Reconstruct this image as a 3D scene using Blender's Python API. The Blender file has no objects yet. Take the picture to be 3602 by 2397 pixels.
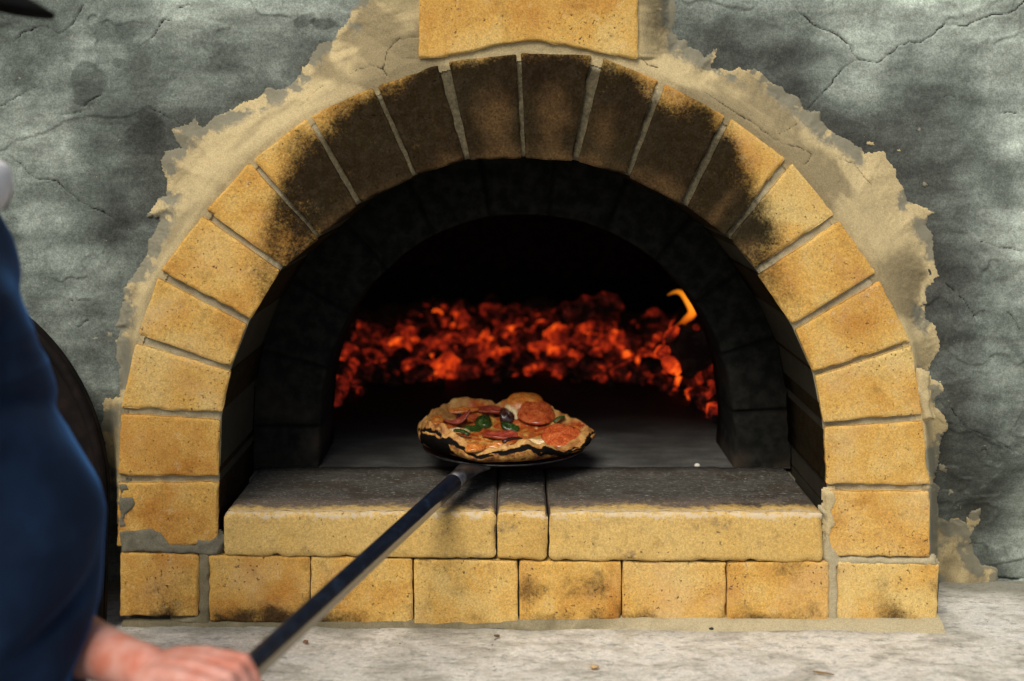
import bpy, bmesh, math, random
import numpy as np
from mathutils import Vector, Matrix

SC = bpy.context.scene
COL = SC.collection
R = math.radians

# ------------------------------------------------------------------ camera, world, light
CAM_Y, CAM_Z, FPX = -2.15, 0.8555, 4300.0      # the oven front stands in the plane y = 0
cam = bpy.data.cameras.new("camera")
cam.sensor_width = 36.0
cam.lens = FPX / 3602.0 * 36.0
cam.shift_y = (489 - 1198.5) / 3602.0
cam.clip_start, cam.clip_end = 0.05, 2000.0
cam.dof.use_dof = True
cam.dof.focus_distance = 2.24
cam.dof.aperture_fstop = 1.9
camo = bpy.data.objects.new("camera", cam)
camo.location = (0, CAM_Y, CAM_Z)
camo.rotation_euler = (R(90), 0, 0)
COL.objects.link(camo)
SC.camera = camo

SUN_EL, SUN_AZ = R(50), R(-20)                  # azimuth: degrees to the right of straight behind the camera
w = bpy.data.worlds.new("World")
SC.world = w
w.use_nodes = True
nt = w.node_tree
bg = nt.nodes["Background"]
sky = nt.nodes.new("ShaderNodeTexSky")
sky.sky_type = 'NISHITA'
sky.sun_disc = False
sky.sun_elevation = SUN_EL
sky.sun_rotation = math.pi - SUN_AZ
sky.air_density = 1.0
sky.dust_density = 3.0
sky.ozone_density = 1.0
nt.links.new(sky.outputs[0], bg.inputs[0])
bg.inputs[1].default_value = 0.055
sl = bpy.data.lights.new("sun", 'SUN')
sl.energy = 1.8
sl.angle = R(28)
sl.color = (1.0, 0.93, 0.82)
so = bpy.data.objects.new("sun", sl)
sd = Vector((math.sin(SUN_AZ) * math.cos(SUN_EL), -math.cos(SUN_AZ) * math.cos(SUN_EL), math.sin(SUN_EL)))
so.rotation_euler = sd.to_track_quat('Z', 'Y').to_euler()
so.location = sd * 20
COL.objects.link(so)
SC.view_settings.view_transform = 'Standard'
SC.view_settings.look = 'None'
SC.view_settings.exposure = 0.8
SC.view_settings.gamma = 1.0

# ------------------------------------------------------------------ helpers
def W(px, py, y=0.0):
    """measured photo pixel -> point at depth y"""
    d = y - CAM_Y
    return ((px - 1801.0) * d / FPX, y, CAM_Z - (py - 489.0) * d / FPX)

def PX(x, y, z):
    d = y - CAM_Y
    return 1801.0 + x * FPX / d, 489.0 + (CAM_Z - z) * FPX / d

_rng = np.random.RandomState(7)
_T = _rng.rand(65536)
def _h(ix, iy, iz, s):
    n = (ix.astype(np.int64) * 73856093) ^ (iy.astype(np.int64) * 19349663) ^ (iz.astype(np.int64) * 83492791) ^ (s * 2654435761)
    n = (n ^ (n >> 13)) * 1274126177
    return _T[(n ^ (n >> 16)) & 65535]
def vn(x, y, z=None, s=0):
    x = np.asarray(x, float); y = np.asarray(y, float)
    z = np.zeros_like(x) if z is None else np.asarray(z, float)
    fx, fy, fz = np.floor(x), np.floor(y), np.floor(z)
    u, v, t = x - fx, y - fy, z - fz
    u = u*u*u*(u*(u*6-15)+10); v = v*v*v*(v*(v*6-15)+10); t = t*t*t*(t*(t*6-15)+10)
    a = (_h(fx, fy, fz, s)*(1-u)+_h(fx+1, fy, fz, s)*u)*(1-v)+(_h(fx, fy+1, fz, s)*(1-u)+_h(fx+1, fy+1, fz, s)*u)*v
    if not np.any(t): return a
    b = (_h(fx, fy, fz+1, s)*(1-u)+_h(fx+1, fy, fz+1, s)*u)*(1-v)+(_h(fx, fy+1, fz+1, s)*(1-u)+_h(fx+1, fy+1, fz+1, s)*u)*v
    return a*(1-t)+b*t
def fbm(x, y, z=None, o=4, s=0, g=0.5):
    r = 0; a = 1; n = 0; x = np.asarray(x, float); y = np.asarray(y, float)
    for i in range(o):
        r = r + a*vn(x*2**i+i*17.3, y*2**i-i*9.1, None if z is None else np.asarray(z)*2**i, s+i*11); n += a; a *= g
    return r/n
def sst(a, b, x):
    t = np.clip((np.asarray(x, float)-a)/(b-a), 0, 1); return t*t*(3-2*t)

def seg_dist(px, py, pts, closed=False):
    best = np.full(px.shape, 1e9); n = len(pts)
    for i in range(n if closed else n-1):
        ax, ay = pts[i]; bx, by = pts[(i+1) % n]
        dx, dy = bx-ax, by-ay
        t = np.clip(((px-ax)*dx+(py-ay)*dy)/(dx*dx+dy*dy+1e-12), 0, 1)
        best = np.minimum(best, (px-ax-t*dx)**2+(py-ay-t*dy)**2)
    return np.sqrt(best)
def inside(px, py, pts):
    c = np.zeros(px.shape, bool); n = len(pts)
    for i in range(n):
        ax, ay = pts[i]; bx, by = pts[(i+1) % n]
        if ay == by: continue
        c ^= ((ay > py) != (by > py)) & (px < (bx-ax)*(py-ay)/(by-ay)+ax)
    return c

def build(name, V, F, mat, parent=None, attrs=None, smooth=True, F2=None):
    """one mesh object from arrays; F: quads (or list of tuples)"""
    me = bpy.data.meshes.new(name)
    V = np.asarray(V, float)
    if isinstance(F, np.ndarray):
        k = F.shape[1]; nf = len(F)
        me.vertices.add(len(V)); me.vertices.foreach_set('co', V.ravel())
        me.loops.add(nf*k); me.loops.foreach_set('vertex_index', F.ravel().astype(np.int32))
        me.polygons.add(nf)
        me.polygons.foreach_set('loop_start', (np.arange(nf)*k).astype(np.int32))
        me.update(calc_edges=True)
    else:
        me.from_pydata([tuple(v) for v in V], [], [tuple(f) for f in F]); me.update()
    me.validate()
    if smooth: me.polygons.foreach_set('use_smooth', np.ones(len(me.polygons), bool))
    for k_, a in (attrs or {}).items():
        at = me.attributes.new(k_, 'FLOAT', 'POINT'); at.data.foreach_set('value', np.asarray(a, np.float32))
    me.materials.append(mat)
    o = bpy.data.objects.new(name, me); COL.objects.link(o)
    if parent is not None:
        o.parent = parent; o.location = -Vector(parent.location)
    return o
def tag(o, label=None, cat=None, group=None, kind=None):
    if label: o['label'] = label
    if cat: o['category'] = cat
    if group: o['group'] = group
    if kind: o['kind'] = kind
    return o
def thing(name, label, cat, loc=(0, 0, 0), group=None):
    o = bpy.data.objects.new(name, None); COL.objects.link(o); o.location = loc; o.empty_display_size = .1
    return tag(o, label, cat, group)

def gridF(n, m, wrap=False):
    """quads of an n x m vertex grid (index i*m+j)"""
    i, j = np.meshgrid(np.arange(n-1), np.arange(m if wrap else m-1), indexing='ij')
    i = i.ravel(); j = j.ravel(); j2 = (j+1) % m
    return np.stack([i*m+j, i*m+j2, (i+1)*m+j2, (i+1)*m+j], 1)

class MB:
    """collects closed pieces into one mesh"""
    def __init__(s): s.V = []; s.F = []; s.A = {}
    def add(s, V, F, **at):
        b = len(s.V); V = [tuple(v) for v in V]
        s.V += V; s.F += [tuple(int(i)+b for i in f) for f in F]
        for k, a in at.items():
            s.A.setdefault(k, []).extend(list(np.broadcast_to(a, (len(V),))))
        return s
    def tube(s, pts, rad, seg=16, cap=True, **at):
        pts = [Vector(p) for p in pts]; n = len(pts)
        rad = [rad]*n if np.isscalar(rad) else rad
        V = []; F = []; up = None
        for i, p in enumerate(pts):
            t = (pts[min(i+1, n-1)]-pts[max(i-1, 0)]).normalized()
            if up is None:
                up = Vector((0, 0, 1)) if abs(t.z) < .9 else Vector((1, 0, 0))
            a = (up-t*up.dot(t)).normalized(); b = t.cross(a); up = a
            r = rad[i]; ra, rb = (r if isinstance(r, (tuple, list)) else (r, r))
            for k in range(seg):
                an = 2*math.pi*k/seg
                V.append(p+a*math.cos(an)*ra+b*math.sin(an)*rb)
        for i in range(n-1):
            for k in range(seg):
                F.append((i*seg+k, i*seg+(k+1) % seg, (i+1)*seg+(k+1) % seg, (i+1)*seg+k))
        if cap:
            F.append(tuple(range(seg))[::-1]); F.append(tuple((n-1)*seg+k for k in range(seg)))
        return s.add(V, F, **at)
    def ball(s, c, r, seg=20, rings=12, rot=None, **at):
        V = []; F = []; r = (r, r, r) if np.isscalar(r) else r
        for i in range(rings+1):
            th = math.pi*i/rings
            for k in range(seg):
                ph = 2*math.pi*k/seg
                p = Vector((r[0]*math.sin(th)*math.cos(ph), r[1]*math.sin(th)*math.sin(ph), r[2]*math.cos(th)))
                if rot is not None: p = rot @ p
                V.append(p+Vector(c))
        for i in range(rings):
            for k in range(seg):
                F.append((i*seg+k, (i+1)*seg+k, (i+1)*seg+(k+1) % seg, i*seg+(k+1) % seg))
        return s.add(V, F, **at)
    def box(s, a, b, **at):
        x0, y0, z0 = a; x1, y1, z1 = b
        V = [(x0,y0,z0),(x1,y0,z0),(x1,y1,z0),(x0,y1,z0),(x0,y0,z1),(x1,y0,z1),(x1,y1,z1),(x0,y1,z1)]
        return s.add(V, [(0,3,2,1),(4,5,6,7),(0,1,5,4),(1,2,6,5),(2,3,7,6),(3,0,4,7)], **at)
    def build(s, name, mat, parent=None, smooth=True):
        return build(name, s.V, s.F, mat, parent, s.A, smooth)

# ------------------------------------------------------------------ material helper
class Mat:
    def __init__(s, name, rough=.85, spec=.3):
        s.m = bpy.data.materials.new(name); s.m.use_nodes = True
        s.nt = s.m.node_tree; s.b = s.nt.nodes['Principled BSDF']
        s.b.inputs['Roughness'].default_value = rough
        s.b.inputs['Specular IOR Level'].default_value = spec
        s.tc = s.nt.nodes.new('ShaderNodeTexCoord').outputs['Object']
    def N(s, t): return s.nt.nodes.new(t)
    def put(s, sock, v):
        if isinstance(v, bpy.types.NodeSocket): s.nt.links.new(v, sock)
        elif isinstance(v, (tuple, list)) and len(v) == 3 and sock.type == 'RGBA': sock.default_value = (*v, 1)
        else: sock.default_value = v
    def mapped(s, sc=(1, 1, 1), rot=(0, 0, 0)):
        n = s.N('ShaderNodeMapping'); s.put(n.inputs[0], s.tc); n.inputs['Scale'].default_value = sc; n.inputs['Rotation'].default_value = rot
        return n.outputs[0]
    def noise(s, scale, detail=4, rough=.55, vec=None, dist=0.):
        n = s.N('ShaderNodeTexNoise'); s.put(n.inputs['Vector'], vec or s.tc)
        n.inputs['Scale'].default_value = scale; n.inputs['Detail'].default_value = detail
        n.inputs['Roughness'].default_value = rough; n.inputs['Distortion'].default_value = dist
        return n.outputs[0]
    def voro(s, scale, vec=None, feat='F1'):
        n = s.N('ShaderNodeTexVoronoi'); n.feature = feat; s.put(n.inputs['Vector'], vec or s.tc)
        n.inputs['Scale'].default_value = scale
        return n.outputs['Distance']
    def attr(s, name):
        n = s.N('ShaderNodeAttribute'); n.attribute_name = name; return n.outputs['Fac']
    def math(s, op, a, b=0., c=0.):
        n = s.N('ShaderNodeMath'); n.operation = op
        for i, v in enumerate((a, b, c)): s.put(n.inputs[i], v)
        return n.outputs[0]
    def rng(s, x, a, b, c=0., d=1., smooth=True):
        n = s.N('ShaderNodeMapRange'); n.interpolation_type = 'SMOOTHSTEP' if smooth else 'LINEAR'
        for i, v in enumerate((x, a, b, c, d)): s.put(n.inputs[i], v)
        return n.outputs[0]
    def mix(s, f, a, b, mode='MIX'):
        n = s.N('ShaderNodeMix'); n.data_type = 'RGBA'; n.blend_type = mode
        s.put(n.inputs[0], f); s.put(n.inputs[6], a); s.put(n.inputs[7], b)
        return n.outputs[2]
    def val(s, c, f):
        """multiply colour by a scalar"""
        n = s.N('ShaderNodeVectorMath'); n.operation = 'SCALE'; s.put(n.inputs[0], c); s.put(n.inputs['Scale'], f)
        return n.outputs[0]
    def ramp(s, f, stops):
        n = s.N('ShaderNodeValToRGB'); s.put(n.inputs[0], f); e = n.color_ramp.elements
        e[0].position = stops[0][0]; e[0].color = (*stops[0][1], 1); e[1].position = stops[-1][0]; e[1].color = (*stops[-1][1], 1)
        for p, c in stops[1:-1]: e.new(p).color = (*c, 1)
        return n.outputs[0]
    def bump(s, h, dist, strength=1.0, prev=None):
        n = s.N('ShaderNodeBump'); s.put(n.inputs['Height'], h); n.inputs['Distance'].default_value = dist
        n.inputs['Strength'].default_value = strength
        if prev is not None: s.put(n.inputs['Normal'], prev)
        s.put(s.b.inputs['Normal'], n.outputs[0]); return n.outputs[0]
    def col(s, c): s.put(s.b.inputs['Base Color'], c); return s
    def inp(s, k, v): s.put(s.b.inputs[k], v); return s
    def emit(s, c, st=1.): s.put(s.b.inputs['Emission Color'], c); s.put(s.b.inputs['Emission Strength'], st); return s

# ---- brick
def mat_brick():
    m = Mat('fire_brick', .9, .2)
    tone, soot, pale, brown = (m.attr(k) for k in ('tone', 'soot', 'pale', 'brown'))
    n1 = m.noise(9, 5, .6, dist=.4); n2 = m.noise(38, 5, .65); n3 = m.noise(240, 3, .7); n4 = m.noise(400, 2, .6)
    t2 = m.math('ADD', tone, m.math('MULTIPLY', m.math('SUBTRACT', n1, .5), 2.2))
    c = m.ramp(t2, [(0., (.64, .455, .165)), (.45, (.60, .355, .088)), (1., (.45, .20, .036))])
    c = m.mix(m.rng(n2, .52, .78), c, m.val(c, .68))
    c = m.mix(m.math('MULTIPLY', m.rng(n2, .44, .28), .5), c, (.62, .46, .22))
    c = m.val(c, m.rng(n3, .28, .72, .85, 1.13))
    c = m.val(c, m.rng(n4, .25, .75, .80, 1.19))
    c = m.mix(m.math('MULTIPLY', m.rng(m.noise(6, 4, .6, dist=.5), .5, .72), .5), c, m.mix(.6, c, (.56, .36, .20)))
    dk = m.rng(m.noise(17, 5, .7, dist=.3), .55, .75)
    c = m.mix(m.math('MULTIPLY', dk, .45), c, m.val(c, .55))
    pits = m.math('MULTIPLY', m.rng(m.noise(150, 3, .55), .63, .70), m.rng(m.noise(12, 2, .5), .42, .6))
    sp2 = m.math('MULTIPLY', m.rng(m.noise(300, 2, .6), .60, .68), m.rng(m.noise(20, 4, .7), .40, .64))
    c = m.mix(m.math('MULTIPLY', sp2, .65), c, (.10, .062, .03))
    c = m.mix(m.math('MULTIPLY', pits, .8), c, (.055, .035, .022))
    pm = m.rng(m.math('ADD', pale, m.math('MULTIPLY', m.math('SUBTRACT', m.noise(85, 5, .7), .5), 1.5)), .42, .72)
    c = m.mix(m.math('MULTIPLY', pm, .8), c, (.62, .50, .33))
    ss = m.math('ADD', soot, m.math('MULTIPLY', m.math('SUBTRACT', m.noise(190, 5, .8), .5), m.rng(soot, 0., .25, 0., 1.0)))
    ss = m.math('ADD', ss, m.math('MULTIPLY', m.math('SUBTRACT', m.noise(22, 4, .6), .5), m.rng(soot, 0., .25, 0., .8)))
    sm = m.rng(ss, .10, .86)
    bb = m.math('ADD', brown, m.math('MULTIPLY', m.math('SUBTRACT', n2, .5), .6))
    sc = m.mix(m.rng(bb, .28, 1.15), m.mix(m.rng(m.noise(60, 3), .4, .65), (.0045, .005, .0045), (.014, .012, .0095)), (.085, .050, .023))
    sc = m.val(sc, m.rng(n3, .28, .72, .42, 1.1))
    c = m.mix(m.math('MULTIPLY', sm, .97), c, sc)
    m.inp('Specular IOR Level', m.rng(sm, 0, 1, .2, .03)); m.col(c)
    h = m.math('ADD', m.math('MULTIPLY', n3, .6), m.math('MULTIPLY', n2, .7))
    h = m.math('SUBTRACT', h, m.math('MULTIPLY', pits, 1.2))
    m.bump(h, .0011, .8)
    return m.m
BRICK = mat_brick()

def mat_mortar(name, light, dark, scale=1.):
    m = Mat(name, .95, .15)
    soot, crack, tone = m.attr('soot'), m.attr('crack'), m.attr('tone')
    n1 = m.noise(11*scale, 5, .6, dist=.5); n2 = m.noise(70*scale, 5, .7); n3 = m.noise(420, 3, .7)
    t = m.math('ADD', tone, m.math('MULTIPLY', m.math('SUBTRACT', n1, .5), .9))
    c = m.mix(m.rng(t, .2, .85), light, dark)
    c = m.mix(m.math('MULTIPLY', m.rng(n2, .55, .75), .4), c, m.val(c, .6))
    c = m.val(c, m.rng(n3, .28, .72, .8, 1.2))
    c = m.mix(m.math('MULTIPLY', m.rng(m.math('ADD', m.attr('fade'), m.math('MULTIPLY', m.math('SUBTRACT', m.noise(180, 4, .7), .5), m.rng(m.attr('fade'), 0., .2, 0., .9))), .25, .8), .8), c, (.15, .155, .125))
    ss = m.math('ADD', soot, m.math('MULTIPLY', m.math('SUBTRACT', m.noise(90, 5, .7), .5), m.rng(soot, 0., .25, 0., 1.)))
    c = m.mix(m.math('MULTIPLY', m.rng(ss, .3, .8), .9), c, m.mix(m.rng(soot, .95, 1.15), m.mix(m.rng(n2, .4, .6), (.035, .030, .018), (.085, .068, .036)), (.0045, .0042, .0036)))
    c = m.mix(m.math('MULTIPLY', m.rng(crack, .25, .9), .93), c, (.022, .022, .018))
    m.col(c)
    m.bump(m.math('ADD', m.math('MULTIPLY', n2, .8), m.math('MULTIPLY', n3, .35)), .0016, .9)
    return m.m
MORTAR = mat_mortar('tan_mortar', (.48, .385, .205), (.26, .21, .115))
JOINT = mat_mortar('grey_joint_mortar', (.40, .345, .215), (.165, .14, .082), 2.)

def mat_wall():
    m = Mat('cement_render', .95, .12)
    dark, crack, warm = m.attr('dark'), m.attr('crack'), m.attr('warm')
    n1 = m.noise(7, 6, .6, dist=.25); n2 = m.noise(24, 6, .68, dist=.2); n3 = m.noise(150, 4, .75); n4 = m.noise(360, 2, .6)
    t = m.math('ADD', dark, m.math('MULTIPLY', m.math('SUBTRACT', n1, .5), .85))
    t = m.math('ADD', t, m.math('MULTIPLY', m.math('SUBTRACT', n2, .5), .55))
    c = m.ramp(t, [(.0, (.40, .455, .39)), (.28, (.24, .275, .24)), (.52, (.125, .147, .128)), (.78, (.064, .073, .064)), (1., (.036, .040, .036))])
    c = m.mix(m.math('MULTIPLY', warm, .25), c, m.mix(.5, c, (.19, .175, .145)))
    sv = m.mapped((2.2, 1., 9.), (0, R(28), 0)); sv2 = m.mapped((2., 1., 10.), (0, R(-35), 0))
    c = m.val(c, m.rng(m.noise(2.6, 5, .6, vec=sv), .35, .65, .82, 1.2)); c = m.val(c, m.rng(m.noise(2.2, 5, .6, vec=sv2), .35, .65, .85, 1.15))
    c = m.mix(m.math('MULTIPLY', m.rng(m.noise(10, 4, .6), .56, .70), .35), c, m.mix(.5, c, (.20, .235, .19)))
    c = m.val(c, m.rng(n3, .3, .7, .80, 1.2)); c = m.val(c, m.rng(n4, .25, .75, .76, 1.25))
    sp = m.math('MULTIPLY', m.rng(m.noise(95, 3, .6), .68, .74), m.rng(m.noise(9, 3, .6), .45, .6))
    c = m.mix(m.math('MULTIPLY', sp, .7), c, (.03, .032, .026))
    c = m.mix(m.math('MULTIPLY', m.rng(m.noise(60, 2, .6), .74, .77), .6), c, (.40, .37, .29))
    c = m.mix(m.math('MULTIPLY', m.rng(crack, .3, .9), .95), c, (.012, .014, .011))
    m.col(c)
    m.bump(m.math('ADD', m.math('MULTIPLY', n2, .9), m.math('MULTIPLY', n3, .8)), .0017, .8)
    return m.m
WALL = mat_wall()

def mat_ledge():
    m = Mat('worn_concrete', .8, .3)
    st = m.mapped((4.5, 9., 4.5))
    n1 = m.noise(2.2, 6, .65, vec=st, dist=.5); n2 = m.noise(9, 6, .7, vec=st); n3 = m.noise(120, 4, .7); n4 = m.noise(500, 2)
    crack, edge = m.attr('crack'), m.attr('edge')
    c = m.ramp(n1, [(.28, (.26, .25, .215)), (.42, (.46, .44, .38)), (.55, (.64, .615, .55)), (.68, (.52, .51, .47)), (.8, (.36, .37, .37))])
    c = m.mix(m.math('MULTIPLY', m.rng(n2, .52, .66), .6), c, (.19, .19, .165))
    c = m.mix(m.math('MULTIPLY', m.rng(m.noise(5, 5, .65, vec=st), .58, .68), .5), c, (.22, .25, .27))
    c = m.mix(m.math('MULTIPLY', m.rng(m.noise(7, 5, .6), .60, .72), .35), c, (.36, .29, .14))
    c = m.mix(m.math('MULTIPLY', m.rng(m.noise(48, 5, .7), .56, .68), .5), c, (.20, .205, .17))
    c = m.mix(m.math('MULTIPLY', edge, .8), c, (.15, .15, .11))
    c = m.val(c, m.rng(n3, .3, .7, .86, 1.12)); c = m.val(c, m.rng(n4, .25, .75, .86, 1.12))
    c = m.mix(m.rng(m.noise(75, 2, .5), .74, .77), c, (.06, .05, .035))
    c = m.mix(m.math('MULTIPLY', m.rng(crack, .3, .9), .8), c, (.05, .045, .035))
    m.col(c); m.bump(m.math('ADD', n2, m.math('MULTIPLY', n3, .5)), .0016, .8)
    return m.m
LEDGE = mat_ledge()

def mat_floor():
    m = Mat('sooty_shaded_hearth', .75, .3)
    st = m.mapped((4., 12., 4.))
    soot = m.attr('soot')
    n1 = m.noise(3, 5, .6, vec=st); n2 = m.noise(16, 5, .7, vec=st); n3 = m.noise(300, 3, .7)
    c = m.ramp(n1, [(.3, (.048, .050, .048)), (.6, (.10, .10, .094)), (.8, (.14, .138, .125))])
    c = m.mix(m.rng(n2, .62, .72), c, (.03, .03, .03))
    c = m.mix(m.math('MULTIPLY', m.rng(m.noise(26, 3, .6, vec=st), .62, .70), .6), c, (.22, .215, .19))
    c = m.val(c, m.rng(m.noise(5, 4, .6), .3, .7, .6, 1.25))
    c = m.val(c, m.rng(n3, .28, .72, .75, 1.25))
    c = m.mix(soot, c, (.008, .0075, .007))
    m.col(c); m.bump(n2, .001, .7); return m.m
FLOOR = mat_floor()

def mat_soot():
    m = Mat('soot_blackened_brick', .95, .1)
    n = m.noise(40, 4, .6); j = m.attr('joint')
    c = m.mix(m.rng(n, .35, .7), (.0058, .0066, .0058), (.019, .0195, .0165))
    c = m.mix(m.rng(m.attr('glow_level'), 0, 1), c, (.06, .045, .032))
    m.col(m.mix(m.math('MULTIPLY', j, .7), c, (.003, .003, .003))); m.bump(n, .001, .6); return m.m
SOOT = mat_soot()
def simple(name, c, rough=.6, spec=.4, metal=0., noise=None, bump=0.):
    m = Mat(name, rough, spec); m.inp('Metallic', metal)
    if noise:
        sc, amt = noise; n = m.noise(sc, 4, .6)
        m.col(m.val(c if False else m.mix(0., c, c), m.rng(n, .3, .7, 1-amt, 1+amt)))
        if bump: m.bump(n, bump, .8)
    else: m.col(c)
    return m.m

# ------------------------------------------------------------------ ground
GZ = -0.78
me = build('ground', [(-60, -60, GZ), (60, -60, GZ), (60, 60, GZ), (-60, 60, GZ)], [(0, 1, 2, 3)],
           simple('paving_concrete', (.22, .215, .20), .9, .2, noise=(6, .3)))
tag(me, kind='structure')

# ------------------------------------------------------------------ the arch: measured joints (outer end, inner end)
S = 3602/2356.
JO = [((272,1262),(500,1262)),((272,1100),(503,1103)),((275,948),(508,960)),((312,780),(530,850)),((365,632),(572,742)),
      ((470,488),(648,618)),((580,370),(735,545)),((710,270),(825,470)),((865,200),(955,405)),((1018,145),(1075,368)),
      ((1193,122),(1207,362)),((1375,133),(1322,370)),((1525,190),(1445,405)),((1675,268),(1575,472)),((1815,370),(1675,545)),
      ((1925,500),(1742,625)),((2020,635),(1825,755)),((2095,790),(1872,862)),((2125,960),(1895,978)),((2140,1125),(1905,1120)),((2140,1288),(1905,1285))]
JO = [((a[0]*S, a[1]*S), (b[0]*S, b[1]*S)) for a, b in JO]
OUTER = [a for a, b in JO]; INNER = [b for a, b in JO]
ACX, ACY, ARI, ARO = 1840., 1620., 1065., 1432.

_ph = [-75,-66,-57,-50,-43,-36,-28,-18,-8,0,8,15,22,27,34,40,46,52,60,70]
_st = [0,.22,.42,.55,.8,1.,1,1,1,1,1,1,1,1,1,.95,.9,.5,.3,0]
_ro = [.1,.18,.32,.42,.66,.88,.98,.98,1.12,1.16,1.12,1.04,.96,.90,.84,.60,.46,.36,.26,.1]
BR = [(-5.0,.40,3.6,.34,1.1),(4.8,.42,3.4,.36,1.1),(13.5,.35,3.2,.4,.7),(-14.5,.35,3.,.4,.45),(28,.1,6,.16,.6),(-36,.05,8,.14,.5),(0,.02,40,.12,.5),
      (38.5,.25,1.6,.4,.8),(47,.05,3,.2,.8)]
def soot_arch(px, py):
    r = np.hypot(px-ACX, py-ACY); rho = (r-ARI)/(ARO-ARI); ph = np.degrees(np.arctan2(px-ACX, ACY-py))
    ro = np.interp(ph, _ph, _ro)+(fbm(px*.006, py*.006, o=3, s=19)-.5)*.38; st = np.interp(ph, _ph, _st)
    s = st*(1-sst(ro-.32, ro+.22, rho))
    b = 0
    for p, q, a, c, v in BR: b = b+v*np.exp(-((ph-p)/a)**2-((rho-q)/c)**2)
    return s, np.clip(b*(.5+1.2*fbm(px*.014, py*.014, o=4, s=29)), 0, 1)

def stops(L, cuts=(0, .0012, .003, .006, .011, .018), step=.012):
    a = [c for c in cuts if c < L*.4]; n = max(2, int((L-2*a[-1])/step))
    mid = list(np.linspace(a[-1], L-a[-1], n+1))
    return np.array(sorted(set(a+mid+[L-c for c in a])))

def brick(name, mp, Lu, Lv, depth, y0, parent, tone, fn, rc=.0034, rb=.0030, warp=.0009, rings=(.004, .012, .03, .07, .13, .2), seed=0, mat=None, bumpy=.0005):
    """block whose front outline is mp(u,v) -> x,z (u along Lu, v along Lv); front at y0, going back by depth"""
    us, vs = stops(Lu), stops(Lv)
    U, Vv = np.meshgrid(us, vs, indexing='ij')
    du = np.minimum(U, Lu-U); dv = np.minimum(Vv, Lv-Vv); e = np.minimum(du, dv)
    # round the corners
    a = np.clip(rc-du, 0, None); b = np.clip(rc-dv, 0, None)
    mm = np.maximum(a, b); l = np.hypot(a, b); k = np.where((a > 0) & (b > 0), mm/np.maximum(l, 1e-9), 1)
    du2 = np.where((a > 0) & (b > 0), rc-a*k, du); dv2 = np.where((a > 0) & (b > 0), rc-b*k, dv)
    U2 = np.where(U < Lu/2, du2, Lu-du2); V2 = np.where(Vv < Lv/2, dv2, Lv-dv2)
    X, Z = mp(U2/Lu, V2/Lv)
    wx = (fbm(X*55, Z*55, o=4, s=seed+3, g=.6)-.5)*2*warp*1.6; wz = (fbm(X*55+9, Z*55, o=4, s=seed+5, g=.6)-.5)*2*warp*1.6
    X = X+wx; Z = Z+wz
    q = np.clip(1-e/rb, 0, 1)
    chip = np.clip(fbm(X*70, Z*70, o=3, s=seed+8)-.54, 0, 1)*q*.035
    Y = y0+rb*.55*(1-np.sqrt(np.clip(1-q*q, 0, 1)))+(fbm(X*30, Z*30, o=4, s=seed)-.5)*4*bumpy+chip
    n, m = U.shape
    V = np.stack([X, Y, Z], -1).reshape(-1, 3)
    F = [gridF(n, m)]
    idx = np.arange(n*m).reshape(n, m)
    per = np.concatenate([idx[:, 0], idx[-1, 1:], idx[-2::-1, -1], idx[0, -2:0:-1]])
    base = V[per]; prev = per; allV = [V]; cnt = len(V); P = len(per); side = []
    for d in [r for r in rings if r < depth]+[depth]:
        nv = base.copy(); nv[:, 1] = np.maximum(y0+d, base[:, 1]+.0005)
        cur = np.arange(cnt, cnt+P); cnt += P; allV.append(nv)
        F.append(np.stack([prev, cur, np.roll(cur, -1), np.roll(prev, -1)], 1)); prev = cur
    cen = base.mean(0); cen[1] = y0+depth
    V = np.concatenate(allV+[cen[None]]); c = cnt
    tri = np.stack([prev, np.full(P, c), np.full(P, c), np.roll(prev, -1)], 1)
    F = np.concatenate(F)
    Fl = [tuple(f) for f in F]+[(int(t[0]), c, int(t[3])) for t in tri]
    at = fn(V[:, 0], V[:, 1], V[:, 2])
    at['tone'] = np.full(len(V), tone) if 'tone' not in at else at['tone']
    for kk in ('soot', 'pale', 'brown'):
        if kk not in at: at[kk] = np.zeros(len(V))
    return build(name, V, Fl, mat or BRICK, parent, at)

def quadmap(c):
    (ax, az), (bx, bz), (cx, cz), (dx, dz) = c      # u: a->b, v: a->d
    def mp(u, v):
        return ((ax*(1-u)+bx*u)*(1-v)+(dx*(1-u)+cx*u)*v, (az*(1-u)+bz*u)*(1-v)+(dz*(1-u)+cz*u)*v)
    return mp
def dist(a, b): return math.hypot(a[0]-b[0], a[1]-b[1])

oven = thing('brick_oven', 'arched wood-fired oven of yellow firebrick with a soot-blackened crown, set in a cement wall', 'oven', (0, 0, 0))

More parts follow.
